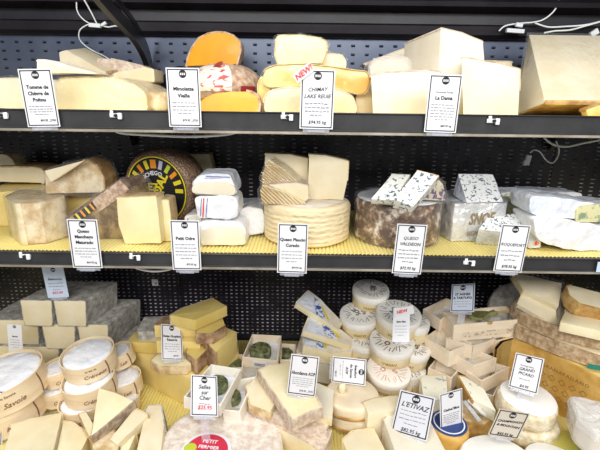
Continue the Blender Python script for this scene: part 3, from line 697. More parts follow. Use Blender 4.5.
# big wrapped wedge at the right: ridge up, two cut faces, a rind end
y0 = 1.0
t1, t2 = P(529, 34, 1.13), P(598, 37.5, 1.13); u1, u2 = P(545, 103, .93), P(640, 104, .93); v1 = P(514, 122, 1.05); v2 = v1+(u2-u1)
for q in (v1, v2): q.z = S1+.001
A = [t1, u1, v1]; B = [t1+(u2-u1)*.95, u2, v2]
root = thing('cheese_wedge', 'big shiny golden wedge in film filling the right end of the shelf', 'cheese', base_of(A+B))
Ao, Bo, fl = outline(A, B, [False, True, False], .006, .0005)
obj('paste', prism(Ao, Bo, .003), M_beige, root)
obj('rind', shell(Ao, Bo, fl, False, False, .004), R_gold, root, 50, label='oily brown golden rind along the bottom')
obj('plastic_film', hull(Ao, Bo, .004), M_film, root, 60)
cheese('cheese_wedge', 'low golden corner of another wedge cut off by the right edge', 'cheese', [(586, 110), (600, 105), (620, 104), (620, 130), (586, 130)], V(.90, 0), (.0, .02, 0), M_gold, {0, 1}, R_gold, zmin=S1)
cheese('cheese_wedge', 'pale strip of cheese glimpsed behind the peak of the front wedge', 'cheese', [(486, 61), (512, 62), (514, 130), (486, 130)], V(1.14, 0), (0, .05, 0), M_ivory, {0}, R_pink, zmin=S1) 
# ================================================================ middle shelf
S2 = Z2+.0005
cheese('whole_cheese', 'small golden brown rinded piece at the far left back of the middle shelf', 'cheese', arcpix(2, 172, 13.5, 17, 0, 180, 8), V(1.15, 0), (0, .05, 0), M_beige, 'all', R_straw, rnd=0)
# long yellow half wheel along the back left
pl = V(1.03, 3, 0)
cheese('half_cheese', 'long yellow half wheel along the back of the middle shelf at the left', 'cheese', [(-30, 193), (44, 190), (80, 188.5), (103, 190), (112, 200), (116, 260), (-30, 260)], VG(60, 226, S2, 2), (0, .17, 0), M_yellow, {1, 2, 3, 4}, R_gold, zmin=S2, rnd=.006, t=.003)
zl = P(60, 190, G(60, 226, S2).y).z+.004
cheese('cheese_wedge', 'pale block with brown rounded edges stacked at the far left of the middle shelf', 'cheese', [(-20, 168), (20, 167.5), (40, 168.5), (44.5, 174), (45, 192), (-20, 194)], V(1.07, -4), (0, .08, 0), M_ivory, {0, 1, 2, 3}, R_tan, zmin=zl, rnd=.006, t=.003)
cheese('cheese_wedge', 'golden rinded wedge in film with its pale point towards the left', 'cheese', [(45, 172), (66, 165), (85, 160.5), (96, 166), (103, 178), (104, 195), (46, 195)], V(1.09, 10), (0, .07, 0), R_mott, {2, 3, 4}, R_gold, zmin=zl, rnd=.004, t=.003, wrap=M_film, pname='cut_face')
cheese('cheese_wedge', 'thin pale triangular slice lying against the golden rinded wedge', 'cheese', [(44.5, 171), (84, 160.5), (51, 182)], V(1.065, 10), (0, .012, 0), M_ivory, {1}, R_tan, rnd=.001, t=.002)
# front quarter wheel in mottled rind
A0 = G(22, 246, S2); B0 = G(65, 234, S2); Cc = G(6, 238, S2)
zt = P(22, 203.5, A0.y+.012).z+.004
cheese('cheese_block', 'rounded quarter wheel with mottled tan rind at the front left of the middle shelf', 'cheese', [A0, B0, G(62, 222, S2), G(20, 220, S2), Cc] and [(5, 196.5), (16, 204), (40, 203), (66, 197.5), (60, 190), (20, 189)], H(zt-.004), (.0, .0, -(zt-.004-S2)), R_mott, {0, 5}, R_straw, rnd=[.008, .010, 0, .015, .01, .01], bevel=.007, t=.0015, wrap=M_film, pname='body')
# dark manchego quarter, point left
pl = VG(100, 246, S2, -22)
cheese('cheese_wedge', 'dark rinded wedge with its point left between the fifth card and the labelled wheel', 'cheese', [(67, 219), (95, 199), (121, 181), (127, 186), (134, 200), (136, 240), (100, 242), (78, 240), (67, 230)], VG(95, 239, S2, 8), (.02, .062, 0), mat('olive brown rind', (.13, .075, .03), .5, (.42, .29, .12), 26, .5, .5, 80, coat=.3), {0, 1, 2}, R_dark, zmin=S2, rnd=.002, t=.005, wrap=M_film, pname='body')
# printed band on that wedge
bm = bmesh.new(); q = [onplane(x, y, (VG(95, 239, S2, 8)[0]+Vector((0, -.004, .004)), VG(95, 239, S2, 8)[1])) for x, y in ((73, 216), (92, 202), (97, 208), (78, 222))]
vs = [bm.verts.new(p) for p in q]; vs2 = [bm.verts.new(p+Vector((0, -.001, 0))) for p in q]
bm.faces.new(vs); bm.faces.new(vs2[::-1])
for i in range(4): bm.faces.new((vs[i], vs2[i], vs2[(i+1) % 4], vs[(i+1) % 4]))
DW = [o for o in COL.objects if o.get('label', '').startswith('dark rinded wedge with its point')][0]
lb = obj('printed_label', bm, M_blab, DW, 0, label='black label with yellow bars')
for k in range(4):
    bm = bmesh.new(); a = q[0].lerp(q[1], .12+k*.24); b = q[3].lerp(q[2], .12+k*.24); dd = (q[1]-q[0])*.09
    v = [bm.verts.new(p+Vector((0, -.0018, 0))) for p in (a, a+dd, b+dd, b)]; bm.faces.new(v); obj('label_bar', bm, M_ylab if k % 2 == 0 else M_olab, lb, 0)
plq = (VG(95, 239, S2, 8)[0]+Vector((0, -.0012, .0)), VG(95, 239, S2, 8)[1]); q = [onplane(x, y, plq) for x, y in ((92, 200), (120, 180), (129, 189), (122, 196), (99, 212))]
Aq, Bq, _ = outline(q, [p+plq[1]*.003 for p in q], [False]*5, .002, .0006); obj('cut_face', prism(Aq, Bq, .0008), R_mimo, DW, 30, label='pinkish brown cut face under film')
# big labelled wheel standing on edge
fc = G(158, 244, S2); yy = 1.045; c0 = P(157, 196, yy); Rw = mpp(c0)*38
nrm = Vector((-.30, -1, -.02)).normalized(); c0.z = S2+Rw*.985+.004
Mw = frame(c0+nrm*-.085, nrm, Vector((0, 0, 1)))
Mf = frame(c0, nrm, Vector((0, 0, 1)))
# make local y point up
def upframe(c, n): 
    n = Vector(n).normalized(); x = Vector((0, 0, 1)).cross(n).normalized(); y = n.cross(x); M = Matrix((x, y, n)).transposed().to_4x4(); M.translation = c; return M
Mw = upframe(c0-nrm*.085, nrm); Mf = upframe(c0, nrm)
root = thing('whole_cheese', 'big brown manchego wheel standing on edge with a black label of orange and yellow bars', 'cheese', (c0.x, c0.y, S2))
# herringbone tread is pressed into the rind
M_tread = mat('plaited brown rind', (.075, .035, .018), .5, coat=.2); N, L = nt(M_tread); bb = N['Principled BSDF']
tc = N.new('ShaderNodeTexCoord'); wv = N.new('ShaderNodeTexVoronoi'); wv.inputs['Scale'].default_value = 190
r_ = N.new('ShaderNodeValToRGB'); r_.color_ramp.elements[0].color = (.52, .38, .27, 1); r_.color_ramp.elements[1].color = (.20, .115, .07, 1); r_.color_ramp.elements[1].position = .55
bp = N.new('ShaderNodeBump'); bp.inputs['Strength'].default_value = .9; bp.inputs['Distance'].default_value = .003; bp.invert = True
L.new(tc.outputs['Object'], wv.inputs['Vector']); L.new(wv.outputs['Distance'], r_.inputs[0]); L.new(r_.outputs[0], bb.inputs['Base Color']); L.new(wv.outputs['Distance'], bp.inputs['Height']); L.new(bp.outputs[0], bb.inputs['Normal'])
obj('rind', lathe([(0, 0), (Rw-.006, 0), (Rw+.003, .008), (Rw+.006, .04), (Rw+.003, .076), (Rw-.004, .083), (Rw-.010, .085), (0, .085)], Mw, 72, .0006), M_tread, root, 60)
Rl = Rw*.90
lab = obj('round_label', lathe([(0, 0), (Rl, 0), (Rl, .0008), (0, .0008)], Mf, 64), M_blab, root, 30, label='round black label')
obj('label_ring', lathe([(Rl*.95, .0008), (Rl*.985, .0008), (Rl*.985, .0014), (Rl*.95, .0014), (Rl*.95, .0008)], Mf, 64), M_ylab, lab, 0)
for k in range(20):
    if k in (6, 7, 8): continue
    a = math.radians(92-k*18); bm = bmesh.new(); m = M_lilac if k == 1 else (M_olab if k % 3 == 0 else (M_glab if k % 6 == 2 else M_ylab))
    rm = Rl*.765; bx(bm, (0, rm, .0013), (Rl*(.115 if k else .19), Rl*.25, .0009)); bmesh.ops.transform(bm, matrix=Mf @ Matrix.Rotation(a-math.pi/2, 4, 'Z'), verts=bm.verts)
    obj('label_bar', bm, m, lab, 0)
def arctext(s, r, size, amid, M, bold=.02, flip=False):
    def f(v):
        a = amid-v.x/r; return Vector((math.cos(a)*(r+v.y), math.sin(a)*(r+v.y), v.z+.0012))
    return textbm(s, size, M, bold, f)
obj('lettering', arctext('MANCHEGO', Rl*.50, Rl*.17, math.radians(118), Mf), M_card, lab, 0)
obj('lettering', join(textbm('EZ', Rl*.30, Mf @ Matrix.Translation((-Rl*.10, Rl*.08, .0012)), .03), textbm('OAL', Rl*.36, Mf @ Matrix.Translation((Rl*.16, Rl*.17, .0012)) @ Matrix.Rotation(math.radians(62), 4, 'Z') @ Matrix.Translation((0, -.0, 0)), .04)), M_ylab, lab, 0)
obj('lettering', join(*[arctext('XXX', Rl*q_, Rl*.13, math.radians(168-3*k), Mf, .05) for k, q_ in enumerate((.60, .74))]), M_grey, lab, 0)
# cut pale pieces in front of it
yb = G(140, 245, S2).y; M_cut = mat('pale yellow paste', (.88, .78, .48), .42, (.84, .72, .39), 14, .3, .15, 90)
cheese('cheese_block', 'pale yellow cut piece standing in front of the labelled wheel', 'cheese', [(116.5, 198), (128, 197.5), (156, 196), (158.5, 215), (161, 243.5), (125, 244), (118.5, 225)], VG(140, 244.5, S2, -4), (.004, .042, 0), M_cut, {0, 1}, R_tan, zmin=S2, rnd=.002, t=.0018)
cheese('cheese_block', 'narrow second slice of the pale cut piece, just right of it', 'cheese', [(159, 199.5), (168, 200.5), (171, 222), (172, 241), (164, 242)], VG(168, 241.5, S2, 0), (.0, .05, 0), M_cut, {0, 1}, R_tan, zmin=S2, rnd=.002, t=.0018)
cheese('cheese_wedge', 'plain pale wedge half hidden behind the white wrapped stack', 'cheese', [(183, 158), (190, 155), (209, 155), (213, 168), (214, 210), (186, 210)], V(1.20, 4), (0, .045, 0), M_cream, {0, 1}, R_straw, zmin=S2)
# white wrapped cheeses
def wrapped(label, pix, pl, ext, zmin, stripes=None, paper=M_paper, rnd=.008, group='white paper wrapped cheeses', bevel=.005, cut=None, name='wrapped_cheese'):
    A, B = solidify(pix, pl, ext, zmin); A, B, fl = outline(A, B, [False]*len(A), rnd, .0012, .014)
    root = thing(name, label, 'wrapped cheese', base_of(A+B), None)
    bm = prism(A, B, bevel, 3); bmesh.ops.triangulate(bm, faces=bm.faces); bmesh.ops.subdivide_edges(bm, edges=[e for e in bm.edges if e.calc_length() > .012], cuts=3, use_grid_fill=True); bmesh.ops.triangulate(bm, faces=bm.faces); bm.normal_update()
    mv = [(v, v.normal*(noise.noise(v.co*38+Vector((3, 1, 7)))*.0035+noise.noise(v.co*90)*.0012-.0012)) for v in bm.verts]
    for v, d in mv: v.co += d
    obj('paper_wrap', bm, paper, root, 28)
    n = pl[1]
    if stripes:
        for (p, q, wd, m) in stripes:
            a = onplane(*p, pl)+n*.0016; b = onplane(*q, pl)+n*.0016; s = (b-a).cross(n).normalized()*wd/2; bm = bmesh.new()
            v = [bm.verts.new(x) for x in (a-s, a+s, b+s, b-s)]; bm.faces.new(v); e = bmesh.ops.extrude_face_region(bm, geom=bm.faces[:]); bmesh.ops.translate(bm, verts=[x for x in e['geom'] if isinstance(x, bmesh.types.BMVert)], vec=n*.0005)
            obj('stripe', bm, m, root, 0)
    if cut:
        A2 = [onplane(x, y, (pl[0]+n*.004, n)) for x, y in cut[0]]; B2 = [p-n*.006 for p in A2]; A2, B2, _ = outline(A2, B2, [False]*len(A2), .006, .0006)
        obj('paste', prism(A2, B2, .0015), cut[1], root, label='bare cut face')
    return root
pf = VG(205, 246, S2, 2)
wrapped('bottom front white wrapped piece of the stack, cut face showing', [(196, 224), (205, 220.5), (240, 222), (246, 228), (246.5, 246), (200, 247)], pf, (0, .07, 0), S2, cut=([(200, 232), (214, 225.5), (240, 227), (245, 234), (245, 245), (201, 245.5)], M_white))
wrapped('white wrapped piece peeping out low at the left of the stack', [(184, 216), (192, 213.5), (202, 215), (202, 236), (184, 236)], VG(190, 236, S2, 0), (0, .06, 0), S2, [((188, 218), (188, 228), .0015, M_blueink)])
ym = VG(205, 247, S2)[0].y+.02
wrapped('middle white wrapped piece of the stack with blue and red stripes', [(194, 198), (200, 196), (232, 195.5), (238, 199), (238.5, 218), (228, 220), (196, 219)], V(ym, 3), (0, .08, 0), P(205, 219.5, ym).z, [((201.5, 198), (200.5, 216), .0014, M_blueink), ((204, 198), (203, 217), .0026, M_red), ((207.5, 198), (206, 217.5), .0014, M_blueink)])
wrapped('top white wrapped piece of the stack with a bare cream face', [(192, 183), (198, 174.5), (214, 173), (231, 174), (236, 186), (237, 195), (194, 196)], V(ym+.004, 2), (0, .08, 0), P(205, 195.5, ym).z+.001, [((205, 178), (222, 177), .0022, M_lilac), ((206, 176), (230, 177), .0012, M_blueink)], M_bluepaper, cut=([(191.5, 187), (197, 182), (228, 182.5), (236, 188), (234.5, 195.5), (205, 194.5), (192, 193)], M_white))
wrapped('right hand white wrapped piece with stripes beside the straw coloured wheel', [(237, 212), (246, 207), (262, 208), (264.5, 213), (264.5, 235), (240, 238)], VG(252, 237, S2, -3), (0, .08, 0), S2, [((239.5, 216), (240, 235), .0016, M_blueink), ((242, 216), (242.5, 235), .0022, M_red)])
wrapped('upper white wrapped piece behind the stack at the left of the straw coloured wheel', [(236, 204), (244, 203), (262, 204), (263, 208), (262, 211), (238, 212)], V(1.03, 0), (0, .07, 0), P(250, 210, 1.03).z, None, M_bluepaper)
# straw coloured wheel with ribbed side
cw = G(307, 249, S2); yk = cw.y; m_ = P(307, 230, yk+.085); rk = (P(350, 225, yk+.08).x-P(263.5, 225, yk+.08).x)/2
ck = Vector(((P(350, 225, yk+.08).x+P(263.5, 225, yk+.08).x)/2, yk+rk, S2)); hk = P(307, 209, yk).z-S2
root = thing('whole_cheese', 'thick straw coloured wheel with ribbed side lying on the yellow mat', 'cheese', ck)
prof = [(0, 0), (rk-.006, 0), (rk-.001, .004)]+[(rk+(.0010 if k % 2 else 0), .006+(hk-.014)*k/18) for k in range(19)]+[(rk-.002, hk-.004), (rk-.008, hk), (rk*.6, hk+.001), (0, hk+.001)]
M_basket = mat('basket pressed straw rind', (.84, .70, .42), .6); N, L = nt(M_basket); bb = N['Principled BSDF']
tc = N.new('ShaderNodeTexCoord'); mp_ = N.new('ShaderNodeMapping'); mp_.inputs['Scale'].default_value = (1, 1, 2.2); wv = N.new('ShaderNodeTexVoronoi'); wv.inputs['Scale'].default_value = 62
nz_ = N.new('ShaderNodeTexWave'); nz_.bands_direction = 'Z'; nz_.inputs['Scale'].default_value = 27; nz_.inputs['Distortion'].default_value = 2.6; nz_.inputs['Detail'].default_value = 2
r_ = N.new('ShaderNodeValToRGB'); r_.color_ramp.elements[0].color = (.76, .62, .38, 1); r_.color_ramp.elements[1].color = (.84, .71, .46, 1); r_.color_ramp.elements[1].position = .6
bp = N.new('ShaderNodeBump'); bp.inputs['Strength'].default_value = .4; bp.inputs['Distance'].default_value = .0025
b2p = N.new('ShaderNodeBump'); b2p.inputs['Strength'].default_value = .6; b2p.inputs['Distance'].default_value = .003; L.new(wv.outputs['Distance'], b2p.inputs['Height']); L.new(b2p.outputs[0], bp.inputs['Normal'])
L.new(tc.outputs['Object'], mp_.inputs[0]); L.new(mp_.outputs[0], wv.inputs['Vector']); L.new(tc.outputs['Object'], nz_.inputs['Vector']); L.new(nz_.outputs['Fac'], r_.inputs[0]); L.new(r_.outputs[0], bb.inputs['Base Color']); L.new(nz_.outputs['Fac'], bp.inputs['Height']); L.new(bp.outputs[0], bb.inputs['Normal'])
obj('rind', lathe(prof, frame(ck, (0, 0, 1)), 72, .0012), M_basket, root, 50)
obj('top_dusting', lathe([(0, 0), (rk*.90, 0), (rk*.88, .0008), (0, .0008)], frame(ck+Vector((0, 0, hk+.0012)), (0, 0, 1)), 40, .004), R_white, root, 50, label='whitish bloom on the top')
zk = S2+hk+.0025
cheese('cheese_wedge', 'square pale slice standing at the back left on the straw coloured wheel', 'cheese', [(265, 154), (290, 155), (308, 159), (307.5, 205), (265, 205)], V(yk+.115, 0), (0, .028, 0), M_ivory, {0, 1}, R_straw, zmin=zk, rnd=.0015, t=.0015)
cheese('cheese_wedge', 'tall pale slice standing at the right on the straw coloured wheel', 'cheese', [(309, 155), (325, 156), (348.5, 161.5), (347.5, 180), (343, 205), (307.5, 205)], V(yk+.085, -2), (0, .03, 0), M_ivory, {0, 1, 2}, R_straw, zmin=zk, rnd=.0015, t=.0015)
M_rib = mat('ribbed tan rind', (.70, .46, .18), .6, (.86, .66, .36), 20, .3); N, L = nt(M_rib); bb = N['Principled BSDF']
tc = N.new('ShaderNodeTexCoord'); wv = N.new('ShaderNodeTexWave'); wv.inputs['Scale'].default_value = 75; wv.inputs['Distortion'].default_value = 1; wv.bands_direction = 'DIAGONAL'
bp = N.new('ShaderNodeBump'); bp.inputs['Strength'].default_value = 1; bp.inputs['Distance'].default_value = .004; L.new(tc.outputs['Object'], wv.inputs['Vector']); L.new(wv.outputs['Fac'], bp.inputs['Height']); L.new(bp.outputs[0], bb.inputs['Normal'])
cheese('cheese_wedge', 'upper ribbed tan wedge with its point right, left side of the straw coloured wheel', 'cheese', [(261.5, 176), (266, 164), (269, 160.5), (285, 171), (296.5, 182), (290, 184.5), (262, 184.5)], V(yk+.035, -6, 10), (.012, .045, .0), M_rib, {1, 2, 3}, R_straw, rnd=.002, t=.0012, wrap=M_film, pname='ribbed_rind', rname='paste')
cheese('cheese_wedge', 'lower ribbed tan wedge overhanging the left front of the straw coloured wheel', 'cheese', [(260, 190), (263, 185.5), (285, 193), (305, 203.5), (302, 206), (262, 205)], V(yk+.03, -4), (.0, .05, 0), M_rib, {1, 2}, M_cream, zmin=zk, rnd=.002, t=.0015, wrap=M_film, pname='ribbed_rind', rname='paste')
cheese('cheese_wedge', 'slice with purple brown rind between the two ribbed wedges', 'cheese', [(270, 185), (297, 183), (308, 186), (308.5, 198), (304, 201), (288, 193)], V(yk+.045, 3), (.0, .045, .0), M_ivory, {3, 4, 5, 0, 1}, R_pink, rnd=.002, t=.002)
# brown wrapped wheel
cv = G(398, 250, S2); yv = cv.y; xa, xb2 = P(354, 225, yv+.09).x, P(441, 225, yv+.09).x; rv = (xb2-xa)/2; hv = P(398, 206, yv).z-S2
cv = Vector(((xa+xb2)/2, yv+rv, S2))
root = thing('whole_cheese', 'thick wheel wrapped in mottled brown leaves under shiny film', 'cheese', cv)
obj('leaf_wrap', lathe(wheelprof(rv-.003, hv-.002, .010), frame(cv, (0, 0, 1)), 64, .003), M_foilbrown, root, 50)
obj('top_paper', lathe([(0, 0), (rv*.93, 0), (rv*.90, .0015), (0, .002)], frame(cv+Vector((0, 0, hv-.0015)), (0, 0, 1)), 44, .003), M_bluepaper, root, 50, label='whitish paper over the top')
obj('green_edge', lathe([(rv*.55, 0), (rv*.62, .0), (rv*.62, .001), (rv*.55, .001), (rv*.55, 0)], frame(cv+Vector((0, 0, hv+.004)), (0, 0, 1)), 30, .004, a0=-2.2, a1=-.9), M_glab, root, 50)
obj('plastic_film', lathe(wheelprof(rv, hv+.004, .006), frame(cv, (0, 0, 1)), 40, .006), M_film, root, 50)
zv = S2+hv+.006
cheese('blue_cheese_wedge', 'blue veined slab leaning at the back left on the brown wrapped wheel', 'cheese', [(371, 199), (392, 174), (410, 175), (394, 200)], T(385, 198, zv+.016, 38, -8), .022, V_blue, {1, 2}, R_grey, rnd=.0015, t=.0015, zmin=zv, bevel=.001)
cheese('blue_cheese_wedge', 'blue veined slab with printed foil round its right side on the brown wrapped wheel', 'cheese', [(394, 199), (417.5, 170.5), (438.5, 176), (413, 206.5)], T(400, 203, zv+.022, 42, -8), .03, V_blue, {1}, R_tan, rnd=.0015, t=.0015, zmin=zv, bevel=.001)
cheese('foil_end', 'printed foil wrapped end of cheese standing right of the blue veined slabs', 'cheese', [(413, 208), (437, 178), (443, 184), (446, 206)], V(yv+.075, -8), (0, .03, 0), V_foilcol, {0}, R_tan, zmin=zv, rnd=.003, wrap=M_film, pname='foil_wrap')
# silver box shaped wheel section
gb = VG(480, 241, S2, -3)
A = [(440.5, 197), (455, 203.5), (507, 203), (510, 196), (490, 192), (446, 190)]
zb = P(480, 203.5, G(480, 241.5, S2).y).z
A3 = [G(x, y, zb) for x, y in A]; B3 = [Vector((p.x, p.y, S2)) for p in A3]; Ao, Bo, fl = outline(A3, B3, [False]*6, .004, .0012)
root = thing('foil_wrapped_cheese', 'block of cheese in silver foil printed with big gold letters', 'wrapped cheese', base_of(Bo))
obj('foil_wrap', prism(Ao, Bo, .003), M_foil, root, 40)
fpl = (A3[1]+Vector((0, -.0015, 0)), (A3[2]-A3[1]).cross(Vector((0, 0, 1))).normalized()*1)
if fpl[1].y > 0: fpl = (fpl[0], -fpl[1])
def facetext(s, p0, p1, yfrac_px, size_px, m, root, bold=.02, shear=0, pl=fpl, nm='lettering'):
    a, b = onplane(*p0, pl), onplane(*p1, pl); x = (b-a).normalized(); n = pl[1].normalized(); y = n.cross(x)
    if y.z < 0 and abs(y.z) > .1: y = -y
    M = Matrix((x, y, n)).transposed().to_4x4(); M.translation = (a+b)/2+n*.0006
    t = textbm(s, size_px*mpp(a)*1.25, None, bold, shear=shear); xs = [v.co.x for v in t.verts]; k = (b-a).length/max(1e-4, max(xs)-min(xs)); bmesh.ops.scale(t, vec=(k, 1, 1), verts=t.verts); bmesh.ops.transform(t, matrix=M, verts=t.verts)
    return obj(nm, t, m, root, 0)
M_goldink = mat('dull gold ink', (.30, .22, .12), .45)
facetext('SNOF', (468, 220), (494, 218.5), 0, 13, M_goldink, root, .03, .3)
facetext('SIGNATURE', (466, 234), (494, 232), 0, 5, M_goldink, root, .02, .2)
A4 = [(448.5, 196), (458, 173), (493.5, 174), (503, 202.5), (469, 203.5)]
cheese('blue_cheese_wedge', 'white blue veined wedge resting on the silver foil block', 'cheese', [(467, 202.5), (458.5, 174), (492.5, 174.5), (503, 201.5)], T(485, 202.5, zb+.003, 38, 0), (-.004, .01, -.052), V_roq, {0, 1, 2, 3}, M_bluepaper, rnd=.003, t=.001, zmin=zb+.0015, bevel=.002)
cheese('blue_cheese_wedge', 'low white blue veined piece at the front, partly in foil with a red emblem', 'cheese', [(479, 229), (489, 215), (535.5, 212.5), (537, 226), (534, 236)], T(500, 232, Z2+.034, 34, 0), (0, .008, -.05), V_roq, {3, 2, 4}, M_foil, rnd=.003, t=.0015, zmin=S2, rname='foil')
q = wrapped('silver paper wrapped end right beside the front blue veined piece', [(531, 226), (539, 222), (541.5, 230), (542.5, 249), (528, 250)], VG(535, 250, S2, -3), (0, .06, 0), S2, None, M_foil)
pe = VG(535, 250, S2, -3); bm = lathe([(.0028, 0), (.0042, 0), (.0042, .0006), (.0028, .0006), (.0028, 0)], frame(onplane(536, 243, pe)+pe[1]*.003, pe[1], Vector((0, 0, 1))), 20); obj('red_emblem', bm, M_red, q)
facetext('A', (534.8, 243), (537.2, 243), 0, 4, M_red, q, .05, 0, (pe[0]+pe[1]*.003, pe[1]), 'emblem_letter')
# right stack
cheese('blue_cheese_wedge', 'greenish blue veined cut block behind the front blue piece', 'cheese', [(502, 194), (512, 193), (531, 194), (532, 220), (531, 240), (503, 240)], V(1.06, 0), (0, .06, 0), V_green, {0, 1}, M_bluepaper, zmin=S2, rnd=.002)
wrapped('bluish white wrapped cheese lying along the back at the right', [(504, 192.5), (540, 191), (582, 193), (583, 197), (583, 215), (534, 215)], V(1.14, 0), (0, .07, 0), S2, None, M_bluepaper)
pl = VG(560, 252, S2, 6)
wrapped('lower white wrapped cheese with folded paper at the right end', [(533, 219), (545, 216), (570, 220), (600, 225), (640, 228), (640, 262), (598, 252), (576, 251.5), (545, 245), (536, 238)], (pl[0]+Vector((0, .0, 0)), pl[1]), (0, .10, 0), S2)
zz = P(560, 222, pl[0].y+.012).z
wrapped('upper bluish wrapped cheese at the right end with a bare golden face', [(529, 199), (534, 195), (560, 197), (600, 204), (640, 206), (640, 226), (598, 223.5), (576, 223), (548, 219), (530, 214)], V(pl[0].y+.012, 6, 0, 560, 222), (0, .09, .0), zz+.004, None, M_bluepaper, cut=([(576.5, 209), (582, 206), (601, 204), (640, 206), (640, 224), (600, 222.5), (576, 222)], V_green))
# ================================================================ the deck at the bottom
S3 = Z3+.0045
def level(label, pix, z, th, paste, rind=(), rmat=None, name='cheese_wedge', cat='cheese', zmin=None, top=False, base=False, **k):
    return cheese(name, label, cat, pix, H(z), (0, 0, -th), paste, rind, rmat, top, base, zmin=zmin or S3, **k)
# grey rinded loaves with white ends, at the back left
def loaf(label, px0, px1, py_t, py_b, y, ln, lower=None, z=None, th=None, skew=.032):
    pl = V(y, 0, 0)
    A = [P(px0, py_t, y), P(px1, py_t+.3, y), P(px1+1, py_b+1, y), P(px0+5, py_b, y)]
    if z is not None:
        for i, p in enumerate(A): p.z = z+(th if i < 2 else 0)
    B = [p+Vector((skew, ln, 0)) for p in A]
    root = thing('cheese_loaf', label, 'cheese', base_of(A+B))
    Ao, Bo, fl = outline(A, B, [True]*4, .002, .0008)
    obj('paste', prism(Ao, Bo, .001), M_ivory, root, label='pale cut end'); obj('rind', shell(Ao, Bo, fl, False, True, .0018), R_grey, root, 50); return root
zA, zB, zC = S3+.155, S3+.078, S3+.001
loaf('grey rinded loaf in the top layer at the back left, under the pale blue card', 20, 51, 299, 325, 1.05, .125, z=zA, th=.074)
loaf('grey rinded loaf in the top layer, right one of the pair', 53.5, 85, 299.5, 326, 1.05, .125, z=zA, th=.074)
loaf('grey rinded loaf in the middle layer directly under the gap of the top pair', 42, 74, 324, 350, 1.06, .155, z=zB, th=.075)
loaf('grey rinded loaf at the right end of the middle layer', 77, 107, 322, 348, 1.06, .155, z=zB, th=.075)
loaf('grey rinded loaf at the far left of the middle layer, dark top showing', -14, 38, 324, 347, 1.08, .14, z=zB, th=.075, skew=.02)
loaf('grey rinded loaf low behind the round wooden boxes, third from the right', 62, 99, 345, 372, 1.07, .145, z=zC, th=.075)
loaf('grey rinded loaf at the bottom right of the loaf pile', 108, 132, 345, 370, 1.09, .13, z=zC, th=.074)
loaf('grey rinded loaf low at the left of the loaf pile', 20, 58, 345, 372, 1.07, .145, z=zC, th=.075)
loaf('grey rinded loaf low at the far left edge', -26, 16, 345, 372, 1.07, .145, z=zC, th=.075)
level('bluish grey topped loaf end behind the yellow cheese slabs', [(138, 331), (145, 318), (167, 317), (170, 331)], .90, .055, M_beige, 'all', R_grey, 'cheese_loaf', top=True)
# yellow slabs
level('large yellow quarter wheel lying under the pile of yellow slabs', [(129, 349), (184, 376), (196, 380), (239, 352), (236, 334), (190, 326), (150, 330)], .838, .10, M_yellow, {4, 5, 6}, R_tan, 'quarter_cheese', rnd=.004)
level('flat yellow slab at the left of the yellow pile', [(126.5, 342), (136, 331), (160, 331), (172, 344)], .872, .031, M_deep, {1}, R_brown, 'cheese_slab', rnd=.0015, zmin=.8405)
level('low pale slab with ragged brown rind below the yellow pile card', [(151, 360), (160, 352), (192, 352), (194, 362), (186, 366), (160, 366)], .862, .022, M_cream, {4, 5, 0}, R_tan, 'cheese_slab', rnd=.004, zmin=.8405, t=.004)
level('yellow slab just under the one with the mould brown top', [(156, 341), (163, 330), (200, 330), (203, 335), (200, 342)], .901, .036, M_yellow, {1}, R_brown, 'cheese_slab', rnd=.0015, zmin=.866)
level('yellow slab with mould brown top right behind the card', [(154, 325.5), (165, 317), (183, 314.5), (196, 325)], .937, .034, M_yellow, {1}, R_brown, 'cheese_slab', top=True, rnd=.0015, zmin=.903)
level('brown rinded chunk sandwiched under the longest yellow slab', [(196, 333), (199, 322), (222, 316), (225, 325), (212, 333)], .936, .03, M_deep, {4, 0, 3}, R_brown, 'cheese_chunk', rnd=.004, zmin=.905)
level('long yellow slab on top of the pile, slanting up to the right', [(195, 320), (170, 315), (182, 308), (213, 298), (227, 306)], .968, .030, M_deep, {1, 2}, R_grey, 'cheese_slab', rnd=.0015, zmin=.939)
level('thick yellow block at the right of the yellow pile', [(201, 337), (205, 328), (223, 326), (237, 332), (216, 352)], .904, .064, M_yellow, {1, 4}, R_brown, 'cheese_slab', rnd=.002, zmin=.8405)
level('small brown sided yellow chunk between the card and the thick block', [(186, 352), (190, 343), (203, 338), (210, 346), (196, 360)], .882, .04, M_deep, {0, 4, 3}, R_brown, 'cheese_chunk', rnd=.003, zmin=.8405)
